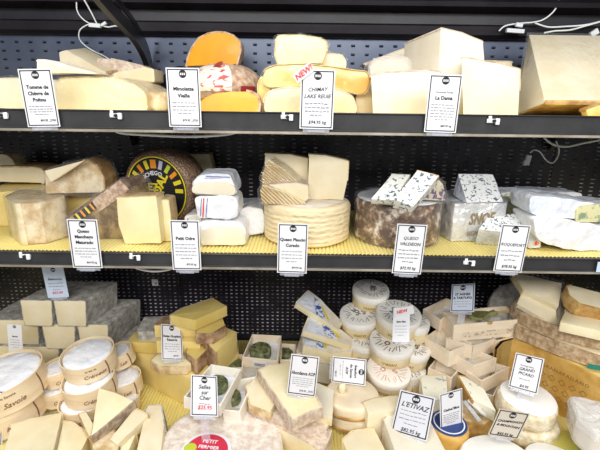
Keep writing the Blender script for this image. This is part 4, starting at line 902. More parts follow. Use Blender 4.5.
# wooden trays
def tray(label, pix, z, h, m=M_tray, wall=.0035, fill=.35, name='wooden_tray', cat='tray', pl=None, group=None, lip=0):
    """pix = back left, back right, front right, front left of the rim"""
    pl = pl or H(z); n = pl[1]; A = [onplane(x, y, pl) for x, y in pix]; B = [p-n*h for p in A]
    for p in B:
        if p.z < S3: p.z = S3+.001
    root = thing(name, label, cat, base_of(B)); c = sum(A, Vector())/4; cb = sum(B, Vector())/4
    for i, nm in enumerate(('back_panel', 'side_panel', 'front_panel', 'side_panel')):
        j = (i+1) % 4; bm = bmesh.new()
        u = (A[j]-A[i]).normalized(); inw = n.cross(u).normalized(); inw = inw if inw.dot(c-A[i]) > 0 else -inw
        e = u*(wall if i % 2 else 0)
        q = [A[i]+e, A[j]-e, B[j]-e, B[i]+e]; vs = [bm.verts.new(p) for p in q]+[bm.verts.new(p+inw*wall) for p in q]
        for f in ((0, 1, 2, 3), (7, 6, 5, 4), (0, 4, 5, 1), (1, 5, 6, 2), (2, 6, 7, 3), (3, 7, 4, 0)): bm.faces.new([vs[k] for k in f])
        bev(bm, .0006, 1); obj(nm, bm, m, root, 30)
    bm = bmesh.new(); q = [p+(cb-p)*.03 for p in B]; vs = [bm.verts.new(p+n*.001) for p in q]+[bm.verts.new(p+n*.004) for p in q]
    for f in ((0, 1, 2, 3), (7, 6, 5, 4), (0, 4, 5, 1), (1, 5, 6, 2), (2, 6, 7, 3), (3, 7, 4, 0)): bm.faces.new([vs[k] for k in f])
    obj('bottom', bm, m, root, 0)
    return root, A, B, n
def leafcheese(label, px, py, A, B, n, r, h=.018, lift=None, M=M_leaf):
    c = (sum(B, Vector())/4)+n*.0046; t = onplane(px, py, (c+n*h, n)); c = t-n*h
    Mx = frame(c, n); root = thing('leaf_wrapped_cheese', label, 'cheese', c)
    obj('leaf_wrap', lathe(wheelprof(r, h, .006, 0, .002), Mx, 40, .0012), M, root, 60)
    b = bmesh.new()
    for k in range(7):
        a = k*.9; bx(b, Mx @ Vector((r*.48*math.cos(a), r*.48*math.sin(a), h+.0022)), (r*.72, .0012, .0010), Mx.to_3x3() @ Matrix.Rotation(a+.15, 3, 'Z'))
    obj('leaf_veins', b, M_olive, root, 0)
    return root
GT = 'wooden trays of leaf wrapped cheese'
def liner(A, B, n, root, m=M_paper, d=.3, lab=None):
    c = sum(B, Vector())/4; bm = bmesh.new(); q = [b+(c-b)*.07+n*.0045 for b in B]; q2 = [a.lerp(b, 1-d)+( (sum(A, Vector())/4)-a)*.09 for a, b in zip(A, B)]
    v = [bm.verts.new(p) for p in q]; w = [bm.verts.new(p) for p in q2]; bm.faces.new(v)
    for i in range(4): bm.faces.new((v[i], v[(i+1) % 4], w[(i+1) % 4], w[i]))
    obj('paper_liner', bm, m, root, 30)
tr = tray('upright looking pale wooden tray on top of the leaf wrapped cheeses, dark round inside', [(252, 334), (281.5, 335.5), (277.5, 361), (242, 357)], .855, .034, pl=T(260, 350, .845, 8, 0)); liner(*tr[1:], tr[0]); 
leafcheese('leaf wrapped round in the tilted tray nearest the back panel', 260.5, 348, *tr[1:], .030, .026)
q = tr
a, b2_, b3 = tr[1][3], tr[1][2], tr[2][2]; n2 = (b2_-a).cross(b3-b2_).normalized(); n2 = n2 if n2.y < 0 else -n2
b = bmesh.new(); cc = (tr[1][2]+tr[1][3]+tr[2][2]+tr[2][3])/4+n2*.001; xx = (b2_-a).normalized(); yy_ = n2.cross(xx); MM = Matrix((xx, yy_, n2)).transposed().to_4x4(); MM.translation = cc
bx(b, (0, 0, 0), (.042, .018, .001)); bmesh.ops.transform(b, matrix=MM, verts=b.verts); stx = obj('paper_sticker', b, M_card, tr[0], 0)
b = bmesh.new()
for k in range(9): bx(b, (-.013+k*.0032, -.002, .0007), (.0016, .009, .0003))
bmesh.ops.transform(b, matrix=MM, verts=b.verts); obj('bar_code', b, M_ink, stx, 0)
tr = tray('pale wooden tray half hidden at the right of the tilted tray', [(281, 343), (296, 344), (298, 360), (280, 360)], .815, .030); liner(*tr[1:], tr[0]); leafcheese('leaf wrapped round in the half hidden tray behind the big pale wedge', 285, 351, *tr[1:], .022, .016)
tr = tray('pale wooden tray between the yellow pile and the tilted tray', [(223, 354), (243, 354), (243, 368), (221, 368)], .825, .034); liner(*tr[1:], tr[0]); leafcheese('leaf wrapped round in the tray beside the yellow pile', 234, 362, *tr[1:], .024, .022)
tr = tray('small empty looking white tray under the tilted tray', [(240, 366), (258, 365), (257, 378), (238, 379)], .802, .030, M_trayw); liner(*tr[1:], tr[0])
tr = tray('narrow white wooden tray leaning at the right of the square white tray', [(236, 380), (256, 376), (240, 412), (222, 410)], .838, .042, M_trayw, pl=T(238, 395, .838, 6, -4)); liner(*tr[1:], tr[0]); leafcheese('leaf wrapped round in the narrow tray', 232, 394, *tr[1:], .020, .024)
tr = tray('square white wooden tray with one leaf wrapped round, behind the red lettered card', [(211, 364), (241.5, 369), (221, 405), (183.5, 397)], .872, .030, M_trayw, pl=T(212, 385, .872, 3, 3)); liner(*tr[1:], tr[0]); leafcheese('leaf wrapped round in the square white tray', 217, 381, *tr[1:], .026, .022)
TR5 = tr
# brie wedges in blue printed paper
def briewedge(label, pix, pl, th, lower=None):
    root = cheese('brie_wedge', label, 'wrapped cheese', pix, pl, th, M_cream, {0, 1}, R_white, True, False, .0022, .003, .0006, .001, None)
    n = pl[1]; A = [onplane(x, y, (pl[0]+n*.0042, n)) for x, y in pix]; c = sum(A, Vector())/len(A)
    def pt(u, v): p = A[0].lerp(A[1], u); q = A[-1].lerp(A[2], u); return p.lerp(q, v)
    for (u0, u1, v0, v1, m, nm) in ((.06, .9, .05, .48, M_bluepaper, 'paper'), (.10, .88, .5, .76, V_print, 'printed_band'), (.2, .7, .80, .88, M_ylab, 'printed_band')):
        bm = bmesh.new(); v = [bm.verts.new(x) for x in (pt(u0, v0), pt(u1, v0), pt(u1, v1), pt(u0, v1))]; bm.faces.new(v); e = bmesh.ops.extrude_face_region(bm, geom=bm.faces[:]); bmesh.ops.translate(bm, verts=[x for x in e['geom'] if isinstance(x, bmesh.types.BMVert)], vec=n*.0005); o_ = obj(nm, bm, m, root, 0)
        if m is V_print:
            b = lathe([(0, 0), (.008, 0), (.008, .0005), (0, .0005)], frame((pt(.5, .62))+n*.0009, n), 20); bmesh.ops.scale(b, vec=(1, 1, 1), verts=b.verts); obj('printed_emblem', b, M_blueink, o_, 30)
    return root
pl1 = T(312, 312, .930, 16, 16)
briewedge('topmost brie wedge in white and blue paper pointing down to the right', [(296, 303), (308, 291), (320, 300), (343, 323), (338, 330)], pl1, .018)
pl2 = T(325, 330, .892, 12, 12)
briewedge('second brie wedge in blue printed paper under the topmost one', [(303, 331), (311, 311), (328, 320), (352, 339), (351, 346)], pl2, .018)
briewedge('third brie wedge in blue printed paper, almost hidden under two others', [(303, 345), (304, 331), (330, 332), (352, 346), (352, 352), (330, 354)], T(325, 345, .855, 4, 2), .03)
level('brown sided brie end sticking out left of the brie wedges', [(297, 352), (303, 333), (314, 332), (314, 352)], .825, .08, M_gold, {0, 1, 3}, R_white, 'brie_wedge', top=True, rnd=.003)
level('pale brie block at the bottom of the brie pile', [(316, 362), (320, 350), (352, 352), (358, 362), (350, 368)], .82, .06, M_cream, {0, 1, 2, 3, 4}, R_white, 'brie_wedge', top=True)
level('small wedge with bluish top left of the round lidded cheeses', [(347, 356), (352, 350), (365, 347), (369, 352), (363, 360)], .825, .045, M_gold, {1, 2}, R_white, 'brie_wedge')
# round cheeses with printed white lids, in two stacks
def crock(label, px, py, z, pr, h, fwd=0, side=0, lidcol=None, sidem=None, text='VIIAIIVI', pr_col=None):
    pl = T(px, py, z, fwd, side); c = pl[0]; n = pl[1]; r = mpp(c)*pr; M = frame(c-n*h, n); root = thing('round_cheese', label, 'cheese', c-n*h)
    hl = h*.42
    obj('wrapped_side', lathe([(0, 0), (r*.90, 0), (r*.955, .004), (r*.955, h-hl+.001), (0, h-hl+.001)], M, 48, .0012), sidem or M_crock, root, 50)
    ld = obj('lid', lathe([(0, h-hl), (r*.97, h-hl), (r, h-hl+.003), (r, h-.005), (r*.975, h-.0012), (r*.9, h), (r*.5, h+.001), (0, h+.001)], M, 48, .0008), lidcol or M_lid, root, 50)
    bms = []
    a0 = to_cam_angle(M)
    random.seed(int(px*7+py))
    bm = bmesh.new()
    for k in range(26):                                                    # printed rays round the lid
        a = k*2*math.pi/26+random.uniform(-.06, .06); r0 = r*random.uniform(.42, .55); r1 = r*random.uniform(.68, .86); wd = .0011+random.random()*.0012
        Mk = M @ Matrix.Rotation(a, 4, 'Z') @ Matrix.Translation(((r0+r1)/2, 0, h+.0011)) @ Matrix.Rotation(random.uniform(-.5, .5), 4, 'Z')
        b = bmesh.new(); bx(b, (0, 0, 0), (r1-r0, wd, .0004)); bmesh.ops.transform(b, matrix=Mk, verts=b.verts); bms.append(b)
    for k in range(5):
        b = textbm(random.choice(['S', 'C', 'E', 'O', 'N']), r*.33, M @ Matrix.Translation((random.uniform(-.28, .28)*r, random.uniform(-.28, .28)*r, h+.0013)) @ Matrix.Rotation(random.uniform(-1, 1), 4, 'Z'), .05); bms.append(b)
    bm.free(); obj('printed_pattern', join(*bms), pr_col or M_grey, ld, 0)
    obj('lettering', textbm(text, r*.19, None, .0, on_cyl(M, r*.957, (h-hl)*.5, a0)), M_print, root, 0)
    return root, M, r
hc = .056
crock('round white lidded cheese at the very top of the left lidded stack', 371, 288.5, .985, 18.5, .050, 10, 0)
crock('round lidded cheese second in the left lidded stack, lid printed with dark rays', 360, 313, .928, 20.5, .052, 9, -3)
crock('round lidded cheese third in the left lidded stack', 365, 337, .870, 19, .052, 5, 0)
crock('round lidded cheese at the foot of the left lidded stack', 364, 354, .812, 18, .062, 0, 0)
crock('widest round lidded cheese topping the right lidded stack, under the card with red writing', 399, 312, .958, 22.5, .056, 9, 2, text='VIAIIAV')
crock('round lidded cheese with pinkish white lid second in the right lidded stack', 392, 340, .896, 22.5, .050, 9, -1, text='VIAIIAV', pr_col=M_print)
crock('round pinkish lidded cheese low in front of the two lidded stacks', 389, 369, .834, 22.5, .048, 12, 4, lidcol=mat('pinkish waxed lid', (.88, .80, .70), .5, (.92, .87, .80), 14, .3), text='IAVIIAI', pr_col=mat('faint pink print', (.60, .38, .30), .6))
crock('round lidded cheese showing behind the right of the pinkish lidded one', 414, 346, .872, 17, .052, 8, 6, text='VIAIIAV', pr_col=M_print)
crock('round lidded cheese peeping out right of the widest one', 414, 320, .932, 16, .052, 4, 3, text='VIAIIAV')
crock('lowest round lidded cheese behind the pinkish lidded one at the right', 408, 368, .812, 18, .060, 2, 0)
level('wooden looking cheese round under the pinkish lidded one', arcpix(389, 386, 24, 13, 0, 330, 11), .782, .03, M_beige, 'all', R_tan, 'round_cheese', rnd=0)
# small banded wheels left of them
for k, (px, py, z, pr, th, lab) in enumerate(((352, 392, .826, 27, .034, 'upper beige wheel of the pair behind the rotated card'), (353, 404, .789, 27, .034, 'lower beige wheel of the pair behind the rotated card'))):
    c = G(px, py, z); r = mpp(c)*pr; root = thing('whole_cheese', lab, 'cheese', c-Vector((0, 0, th)))
    M = frame(c-Vector((0, 0, th)), (0, 0, 1)); obj('rind', lathe(wheelprof(r, th, .008), M, 48, .0015), mat('smooth beige rind', (.78, .64, .44), .6, (.86, .74, .55), 20, .2, .3, 90), root, 60)
    obj('golden_band', lathe([(r-.002, .001), (r+.001, .003), (r+.001, .011), (r-.002, .013), (r-.002, .001)], M, 48, .0015), R_gold, root, 60, label='golden brown band round the foot')
c = G(342, 389, .832); tag1(obj('cheese_curl', lathe([(0, 0), (.008, .001), (.011, .006), (.009, .012), (.010, .017), (.005, .023), (0, .024)], frame(c-Vector((0, 0, .006)), (0, -.2, 1)), 20, .004), M_cream, None, 60), 'small knobbly cream coloured curl of cheese just under the rotated card', 'cheese')
# wooden boxes at the right
tb = tray('topmost long pale wooden box holding an olive green leaf', [(441, 312), (506, 305.5), (525, 319), (454, 325)], .945, .050, pl=T(480, 315, .945, 0, -2)); liner(*tb[1:], tb[0], d=.6)
A, B, n = tb[1:]
c = (A[0]+A[1]+A[2]+A[3])/4+n*.014
Ml = upframe(c, n)
xx = (A[2]-A[3]).normalized(); yy_ = n.cross(xx); Ml = Matrix((xx, yy_, n)).transposed().to_4x4(); Ml.translation = onplane(482, 315, (c, n))
bm = bmesh.new(); L_ = .085; up = []; dn = []
for k in range(13):
    t = k/12; x = -L_/2+L_*t*.72; w_ = .017*math.sin(math.pi*min(1, t*.93+.07))**.7*1.15
    up.append((x, w_)); dn.append((x, -w_))
tail = [(-L_/2+L_*.74, .003), (L_*.40, .011), (L_*.50, .012), (L_*.42, .004), (L_*.52, -.002), (L_*.38, -.004), (-L_/2+L_*.74, -.003)]
ring = up[1:-1]+tail+dn[1:-1][::-1]
a = [bm.verts.new(Ml @ Vector((x, y, .004+.004*math.cos(y*90)))) for x, y in ring]; b_ = [bm.verts.new(Ml @ Vector((x, y, -.004))) for x, y in ring]
bm.faces.new(a); bm.faces.new(b_[::-1])
for i in range(len(ring)): bm.faces.new((a[i], b_[i], b_[(i+1) % len(ring)], a[(i+1) % len(ring)]))
lf = thing('fish_shaped_leaf', 'olive green fish shaped leaf lying in the topmost long wooden box', 'leaf', Ml.translation)
obj('blade', bm, M_olive, lf, 60); b = bmesh.new(); bx(b, (-.006, 0, .0085), (.040, .0012, .0012)); bmesh.ops.transform(b, matrix=Ml, verts=b.verts); obj('midrib', b, M_leaf, lf, 0)
cl = (A[2]+A[3])/2+Vector((0, -.001, -.002)); bm = bmesh.new(); bx(bm, cl, (.013, .003, .008)); bev(bm, .0012); obj('clasp', bm, M_brass, tb[0], label='small brass clasp on the front rim')
# print on the long side
b = bmesh.new(); xx = (A[2]-A[3]).normalized(); n2 = xx.cross(Vector((0, 0, 1))).normalized(); n2 = n2 if n2.y < 0 else -n2; MM = Matrix((xx, n2.cross(xx), n2)).transposed().to_4x4(); MM.translation = (A[2]+A[3]+B[2]+B[3])/4+n2*.0008+Vector((0, 0, -.007))
bx(b, (0, 0, 0), (.150, .016, .0006)); bmesh.ops.transform(b, matrix=MM, verts=b.verts); obj('printed_band', b, V_faint, tb[0], 0)
tb2 = tray('pale wooden box behind the topmost one, the tall card standing in it', [(423, 309), (446, 298), (462, 303), (441, 320)], .935, .036); liner(*tb2[1:], tb2[0], d=.4)
def boxc(label, pix, z, h, fillc=True):
    t = tray(label, pix, z, h); liner(*t[1:], t[0], d=.5)
    return t
boxc('wooden box of the second layer with its end towards the round lidded cheeses', [(438, 328), (472, 343), (450, 352), (425, 337)], .895, .045)
boxc('wooden box of the second layer running diagonally to the front', [(458, 342), (497, 358), (474, 365.5), (446, 351)], .872, .040)
boxc('short wooden box with a faint print on its end, under the topmost box', [(446, 338), (482, 330), (496, 339), (474, 346)], .90, .040)
boxc('wooden box under the right end of the topmost box', [(486, 332), (508, 331), (514, 337), (496, 341)], .90, .040)
boxc('wooden box in the lowest layer left of the veined wedge card', [(436, 358), (462, 366), (452, 378), (428, 368)], .832, .045)
boxc('wooden box in the lowest layer below the diagonal one', [(466, 371), (492, 362), (510, 367), (482, 381)], .848, .040)
boxc('wooden box wedged at the bottom between the boxes and the white rimmed wheels', [(470, 390), (484, 380), (500, 384), (494, 396)], .805, .05)
# right hand wheels
grana = [(500, 341), (522, 339), (545, 347), (570, 360), (600, 375), (640, 392), (700, 380), (700, 330), (600, 322), (540, 322)]
GR = cheese('whole_cheese', 'huge oiled golden wheel with stamped letters lying at the right', 'cheese', [(497, 349), (503, 342), (514, 339), (536, 344.5), (560, 356.5), (600, 377), (640, 396), (690, 400), (690, 345), (600, 322), (540, 322), (512, 330)], H(.898), (0, 0, -.15), M_yellow, {0, 1, 2, 3, 4, 5, 6, 10, 11}, R_grana, False, False, .006, .004, .0004, .004, S3, pname='body')
def rimtext(s, p0, p1, size, z, root):
    a, b = G(*p0, z), G(*p1, z); x = (b-a).normalized(); n = x.cross(Vector((0, 0, 1))).normalized(); n = n if n.y < 0 else -n; y = Vector((0, 0, 1))
    return a, b, x, n
a, b = G(545, 352, .898), G(598, 377, .898); x = (b-a).normalized(); n = Vector((0, 0, 1)).cross(x); n = n if n.y < 0 else -n
R_grana2 = mat('stamped dots', (.24, .13, .04), .6)
for s, u, dz, sz in (('GRANA', .22, -.030, .0125), ('PADANO', .68, -.030, .0125)):
    M = Matrix((x, Vector((0, 0, 1)), n)).transposed().to_4x4(); M.translation = a.lerp(b, u)+Vector((0, 0, dz))+n*.0095; obj('stamped_lettering', textbm(s, sz, M, .0, space=1.25), R_grana2, GR, 0)
bms = []
for row in range(3):
    for k in range(5):
        u = .05+k*.2+(.1 if row % 2 else 0); M = Matrix((x, Vector((0, 0, 1)), n)).transposed().to_4x4(); M.translation = a.lerp(b, u)+Vector((0, 0, -.054-.024*row))+n*.0095
        for q in (45,):
            MM = M @ Matrix.Rotation(math.radians(q), 4, 'Z'); bm = bmesh.new()
            for c_, s_ in (((0, .0055, 0), (.012, .001, .0008)), ((0, -.0055, 0), (.012, .001, .0008)), ((.0055, 0, 0), (.001, .011, .0008)), ((-.0055, 0, 0), (.001, .011, .0008))): bx(bm, c_, s_)
            bmesh.ops.transform(bm, matrix=MM, verts=bm.verts); bms.append(bm)
obj('stamped_diamonds', join(*bms), R_grana2, GR, 0)
level('lower brown rimmed slab resting on the huge golden wheel', [(517, 325), (530, 330), (558, 341), (600, 355), (650, 369), (660, 330), (560, 312), (525, 313)], .938, .036, M_ivory, {0, 1, 2, 3, 7, 6}, R_slab, 'cheese_slab', rnd=.004, t=.004, zmin=.902)
level('upper brown rimmed slab second up on the huge golden wheel', [(512, 304), (524, 312), (552, 324), (600, 335), (650, 345), (660, 300), (560, 292), (520, 295)], .977, .036, M_ivory, {0, 1, 2, 3, 7, 6}, R_slab, 'cheese_slab', rnd=.004, t=.004, zmin=.941)
b = bmesh.new(); p_ = G(594, 356.5, .935); bx(b, p_+Vector((0, -.010, -.022)), (.030, .002, .012), Matrix.Rotation(-.3, 3, 'Z')); LW = [o for o in COL.objects if o.get('label', '').startswith('lower brown rimmed slab')][0]; obj('green_label', b, M_green, LW, 0)
def tilt(label, pix, pl, th, paste, rind, rm, **k): return cheese('cheese_wedge', label, 'cheese', pix, pl, th, paste, rind, rm, **k)
tilt('upper pale wedge in clear film propped up at the right of the wooden boxes', [(514, 274), (518, 273), (562, 283), (558.5, 307), (524, 290)], T(540, 290, 1.035, 32, -6), .024, M_ivory, {0, 4}, R_straw, wrap=M_film, rnd=.002)
tilt('lower pale wedge in clear film under the propped up one', [(518, 304), (524, 291), (556, 309), (557, 326)], T(540, 306, 1.000, 30, -6), .016, M_ivory, {0}, R_straw, wrap=M_film, rnd=.002)
tilt('wedge with creamy top and thick golden rind at the right edge above the slabs', [(567, 286), (571, 285), (640, 303), (640, 322), (600, 308), (580, 303), (570, 295)], T(590, 300, 1.045, 18, 0), .038, M_ivory, {0, 3, 4, 5, 6}, R_gold, rnd=.002, t=.003)
level('pale flat wedge right under the golden rinded one at the right edge', [(560, 322), (566, 309), (600, 315), (650, 325), (650, 340), (600, 331)], 1.004, .026, M_cream, {1}, R_tan, zmin=.980)
# greenish grey rimmed round behind
c = P(520, 316, 1.17); rr = mpp(c)*29; root = thing('whole_cheese', 'dull grey green rimmed wheel half hidden behind the topmost wooden box', 'cheese', (c.x, 1.18, .98))
obj('rind', lathe(wheelprof(rr, .03, .01), frame((c.x, 1.20, c.z), (-.1, -.9, .45), Vector((0, 0, 1))), 48, .001), R_grey, root, 60)
level('stack of plain rinds holding up the far wheel', [(482, 317), (486, 311), (508, 309), (508, 315)], .935, .19, M_beige, 'all', R_grey, 'whole_cheese', rnd=.005)
# white rimmed wheels
def plainwheel(label, px, py, z, pr, th, m=R_white, fwd=0, side=0, name='whole_cheese', b=.01, top=None, wob=.002):
    pl = T(px, py, z, fwd, side); r = mpp(pl[0])*pr; root = thing(name, label, 'cheese', pl[0]-pl[1]*th); M = frame(pl[0]-pl[1]*th, pl[1])
    obj('rind', lathe(wheelprof(r, th, b), M, 56, wob), m, root, 60)
    if top: obj('bloomy_top', lathe([(0, th+.0006), (r*.93, th+.0006), (r*.91, th+.0016), (0, th+.0022)], M, 48, .002), top, root, 60)
    return root, M, r, pl
M_bloom = mat('snow white bloom', (.93, .92, .89), .8, (.88, .86, .80), 12, .3, .2, 60)
plainwheel('upper ribbed white wheel under the bigger handwritten card at the right', 528, 397, .850, 28, .046, R_pale, 4, 2, top=M_bloom)
plainwheel('lower ribbed white wheel of the pair at the right', 530, 415, .802, 28, .046, R_pale, 2, 2)
# front right white wheel cut in two, package
PW = plainwheel('white wheel with yellow side at the front edge holding the tan card', 500, 463, .800, 40, .045, R_straw, 0, 0, top=M_bloom)
M = PW[1]; obj('green_label', lathe([(0, .0024), (.020, .0024), (.020, .0034), (0, .0034)], M @ Matrix.Translation((-.020, .008, .045)), 30), M_green, PW[0], 30, label='dark green round label')
plainwheel('white topped wheel at the front right, cut off by the lower edge', 556, 464, .788, 30, .036, R_straw, 0, 4, top=M_bloom)
level('yellow green waxed wheel behind the front right white wheel', arcpix(566, 447, 26, 15, 0, 330, 11), .775, .03, M_deep, 'all', mat('olive yellow wax', (.50, .46, .10), .4, coat=.3), 'whole_cheese', top=True, rnd=0)
for lab, pix, z, th in (('white cheese in crinkled plastic bag at the right edge, upper', [(570, 398), (606, 404), (640, 420), (640, 445), (596, 436), (578, 420)], .872, .05), ('white cheese in crinkled plastic bag at the lower right corner', [(583, 430), (604, 440), (640, 450), (640, 480), (600, 475)], .815, .045)):
    rt = level(lab, pix, z, th, M_white, (), None, 'bagged_cheese', wrap=M_film2, rnd=.01, bevel=.006)
    bm = bmesh.new(); q = [G(x, y, z+.001) for x, y in pix]; c = sum(q, Vector())/len(q); q = [c+(p-c)*1.08 for p in q]
    random.seed(3); g = []
    N_ = 24
    for i in range(N_):
        t = i/N_*len(q); i0 = int(t); e = q[i0 % len(q)].lerp(q[(i0+1) % len(q)], t-i0); g.append([bm.verts.new(c.lerp(e, s)+Vector((0, 0, .010*noise.noise(e*40+Vector((s*9, 0, 0)))+.007-(.02 if s > .95 else 0)))) for s in (.25, .5, .75, .9, 1.0)])
    c_ = bm.verts.new(c+Vector((0, 0, .009)))
    for i in range(N_):
        a, b = g[i], g[(i+1) % N_]; bm.faces.new((c_, a[0], b[0]))
        for k in range(4): bm.faces.new((a[k], a[k+1], b[k+1], b[k]))
    obj('plastic_bag', bm, M_film2, rt, 0)
# blue cheese corner
level('cream coloured blue veined block under the boxes', [(421, 379), (424, 376), (446, 375.5), (448, 398), (424, 402)], .838, .09, V_cash, {0, 1}, R_straw, 'blue_cheese_block', rnd=.003)
tilt('pale triangular wedge with golden rind lying between the boxes and the white wheels', [(459, 376), (465, 377), (484, 389), (496, 411), (473, 400)], T(475, 392, .842, 10, -4), .034, V_cash, {0, 4}, R_gold, rnd=.002, t=.004)
level('golden rinded chunk below the pale triangular wedge', [(455, 402), (462, 395), (484, 404), (494, 414), (484, 424), (462, 420)], .798, .05, R_mott, {0, 3, 4, 5}, R_gold, 'cheese_chunk', rnd=.004)
CW = plainwheel('small golden wheel with a navy blue label at the front', 449, 423, .812, 20, .060, R_grana, 3, 0)
M = CW[1]; r = CW[2]; nl = obj('navy_label', lathe([(0, .0605), (r*.88, .0605), (r*.87, .0615), (0, .0615)], M, 40), M_blue, CW[0], 30, label='round navy blue label'); obj('label_ring', lathe([(r*.70, .0616), (r*.76, .0616), (r*.76, .0622), (r*.70, .0622), (r*.70, .0616)], M, 40), M_card, nl, 0)
for k, (p0, p1) in enumerate((((464, 401), (480, 421)), ((468, 400), (486, 416)))):
    a, b = G(*p0, .83), G(*p1, .815); bm = bmesh.new(); d = b-a; bx(bm, (a+b)/2, (.010, d.length, .0016), d.to_track_quat('Y', 'Z').to_matrix()); tag1(obj('plastic_strip', bm, M_foil, None, 0), ['upper', 'lower'][k]+' of the two narrow silver strips right of the blue cheese card', 'packaging')
# centre front
level('pale block with flat white top left of the large handwritten card', [(363, 402), (375, 398), (398, 395.5), (401, 409), (368, 413.5)], .832, .09, M_ivory, {0, 1}, R_tan, 'cheese_block', rnd=.002)
level('big white topped wedge directly behind the large handwritten card', [(384, 420), (391, 411), (425, 411), (448, 455), (402, 470)], .818, .07, M_white, {0, 1}, R_pink, rnd=.002)
level('ivory block at the lower edge left of the large handwritten card', [(342.5, 440), (352, 431), (374, 428), (388, 455), (352, 468)], .795, .06, M_ivory, {0, 1}, R_straw, 'cheese_block', rnd=.004, bevel=.003)
ab = tilt('large ivory wedge with pinkish rind carrying the grey card in the centre', [(259, 370), (270, 365), (292, 361), (310, 384), (321, 407), (308, 411), (293, 419)], T(290, 395, .872, 5, -2), .030, M_cream, {3, 4, 5, 6, 0}, R_pink, rnd=.002, t=.0035)
tilt('white slab under the right side of the large ivory wedge', [(311, 380), (334, 390), (331.5, 419), (300, 408)], T(322, 400, .838, 2, 0), .018, M_white, {1, 2}, R_straw, rnd=.0015, t=.0015)
tilt('wedge with brown rind poking out left of the large ivory wedge', [(246, 386), (258, 376), (280, 395), (270, 412), (250, 404)], T(255, 395, .838, 4, 0), .022, M_ivory, {0, 4, 3}, R_tan, rnd=.003, t=.003)
tilt('pinkish rinded slab in the middle of the central pile', [(258, 398), (290, 405), (330, 419), (326, 432), (290, 424), (256, 410)], T(290, 412, .818, 0, 0), .015, R_pink, {0, 1, 3, 4}, R_pink, rnd=.004, pname='body')
level('long wedge with mottled top and broad pale cut face at the bottom centre', [(251, 413), (256, 409), (295, 420), (331, 432), (323, 452), (290, 434)], .800, .05, M_beige, {1, 2, 3}, R_pink, rnd=.003, top=True, t=.003)
# wide white wheel with red label
WW = plainwheel('wide white mottled wheel with crimson label at the front', 221, 441, .800, 62, .052, mat('mottled white crust', (.86, .80, .72), .75, (.66, .55, .46), 60, .3, .9, 80), 0, 0, b=.016, wob=.004)
M = WW[1]; c = M.inverted() @ G(206, 451, .8015); Lb = M @ Matrix.Translation((c.x, c.y, .0525))
lb = obj('round_label', lathe([(0, .001), (.052, .001), (.052, .0018), (0, .0018)], Lb, 48), M_card, WW[0], 30, label='round label with pale ring and crimson centre')
obj('label_centre', lathe([(0, .0018), (.045, .0018), (.045, .0024), (0, .0024)], Lb, 48), M_rlab, lb, 30)
obj('label_spot', lathe([(0, .0024), (.013, .0024), (.013, .0032), (0, .0032)], Lb @ Matrix.Translation((-.034, .006, 0)), 30), M_glab, lb, 30)
obj('lettering', join(textbm('PETIT', .013, Lb @ Matrix.Translation((.004, .024, .0027)) @ Matrix.Rotation(-.12, 4, 'Z'), .02), textbm('FERMIER', .012, Lb @ Matrix.Translation((.004, .008, .0027)) @ Matrix.Rotation(-.12, 4, 'Z'), .02)), M_card, lb, 0)
# round poplar boxes at the left
def roundbox(label, px, py, z, pr, h, fwd=0, side=0, text='Crémeux', lid=True, m=M_box, seam=.5, sub=None):
    pl = T(px, py, z, fwd, side); c = pl[0]; n = pl[1]; r = mpp(c)*pr; M = frame(c-n*h, n); root = thing('round_wooden_box', label, 'boxed cheese', c-n*h)
    obj('veneer_hoop', lathe([(0, 0), (r-.001, 0), (r, .001), (r, h), (r-.0025, h), (r-.0025, .003), (0, .003)], M, 56, .0008), m, root, 40)
    obj('paper_wrapped_cheese', lathe([(0, .003), (r-.005, .003), (r-.005, h-.008), (r-.010, h-.003), (r*.5, h-.004), (0, h-.005)], M, 48, .0025), M_paper, root, 50)
    a0 = to_cam_angle(M)
    b = bmesh.new(); 
    for k in range(8):
        aa = a0+seam+.03*math.sin(k*.5); q = M @ Vector(((r+.0006)*math.cos(aa), (r+.0006)*math.sin(aa), h*(.1+k*.11)))
        bx(b, q, (.0022, .0022, h*.12), M.to_3x3() @ Matrix.Rotation(aa, 3, 'Z'))
    obj('hoop_seam', b, M_print, root, 0)
    t = textbm(text, h*.30, None, .008, None, shear=.35); bmesh.ops.transform(t, matrix=Matrix.Scale(1, 4), verts=t.verts)
    f = on_cyl(M, r, h*.40, a0)
    for v in t.verts: v.co = f(v.co)
    bms = [t]
    if sub: bms.append(textbm(sub, h*.15, None, .01, on_cyl(M, r, h*.78, a0-.1)))
    obj('lettering', join(*bms), M_print, root, 0); return root, M, r
roundbox('largest open round wooden box at the left edge, white paper inside', 1, 373, .878, 37, .060, 6, -7, 'Savoie', sub='de Savoie', seam=.75)
roundbox('lower round wooden box at the left edge, under the largest one', 3, 397, .814, 36, .056, 4, -6, 'Mont', seam=.6)
roundbox('smaller round wooden box just behind the right of the largest one', 57, 366, .858, 16, .040, 6, -6, 'Creme')
roundbox('lower small round wooden box between the left edge pair and the centre pair', 56, 386, .815, 15, .040, 4, -4, 'Creme')
roundbox('topmost open round wooden box of the middle stack at the left', 87, 352, .900, 25.5, .046, 10, -4, 'Crémeux', sub='au lait de')
roundbox('second round wooden box of the middle stack with cursive lettering', 88, 377, .850, 25, .046, 6, -4, 'Crémeux', seam=.9)
roundbox('third round wooden box low in the middle stack', 84, 398, .800, 24, .046, 2, -4, 'Crémeux')
roundbox('open round wooden box behind the right of the topmost one', 117, 350, .868, 14, .040, 8, -12, 'Lait')
roundbox('round wooden box wrapped in paper right of the middle stack', 123, 376, .820, 17, .042, 4, -4, 'Lait')
roundbox('lower round wooden box wrapped in paper right of the middle stack', 121, 395, .788, 18, .036, 0, 0, 'Lait')
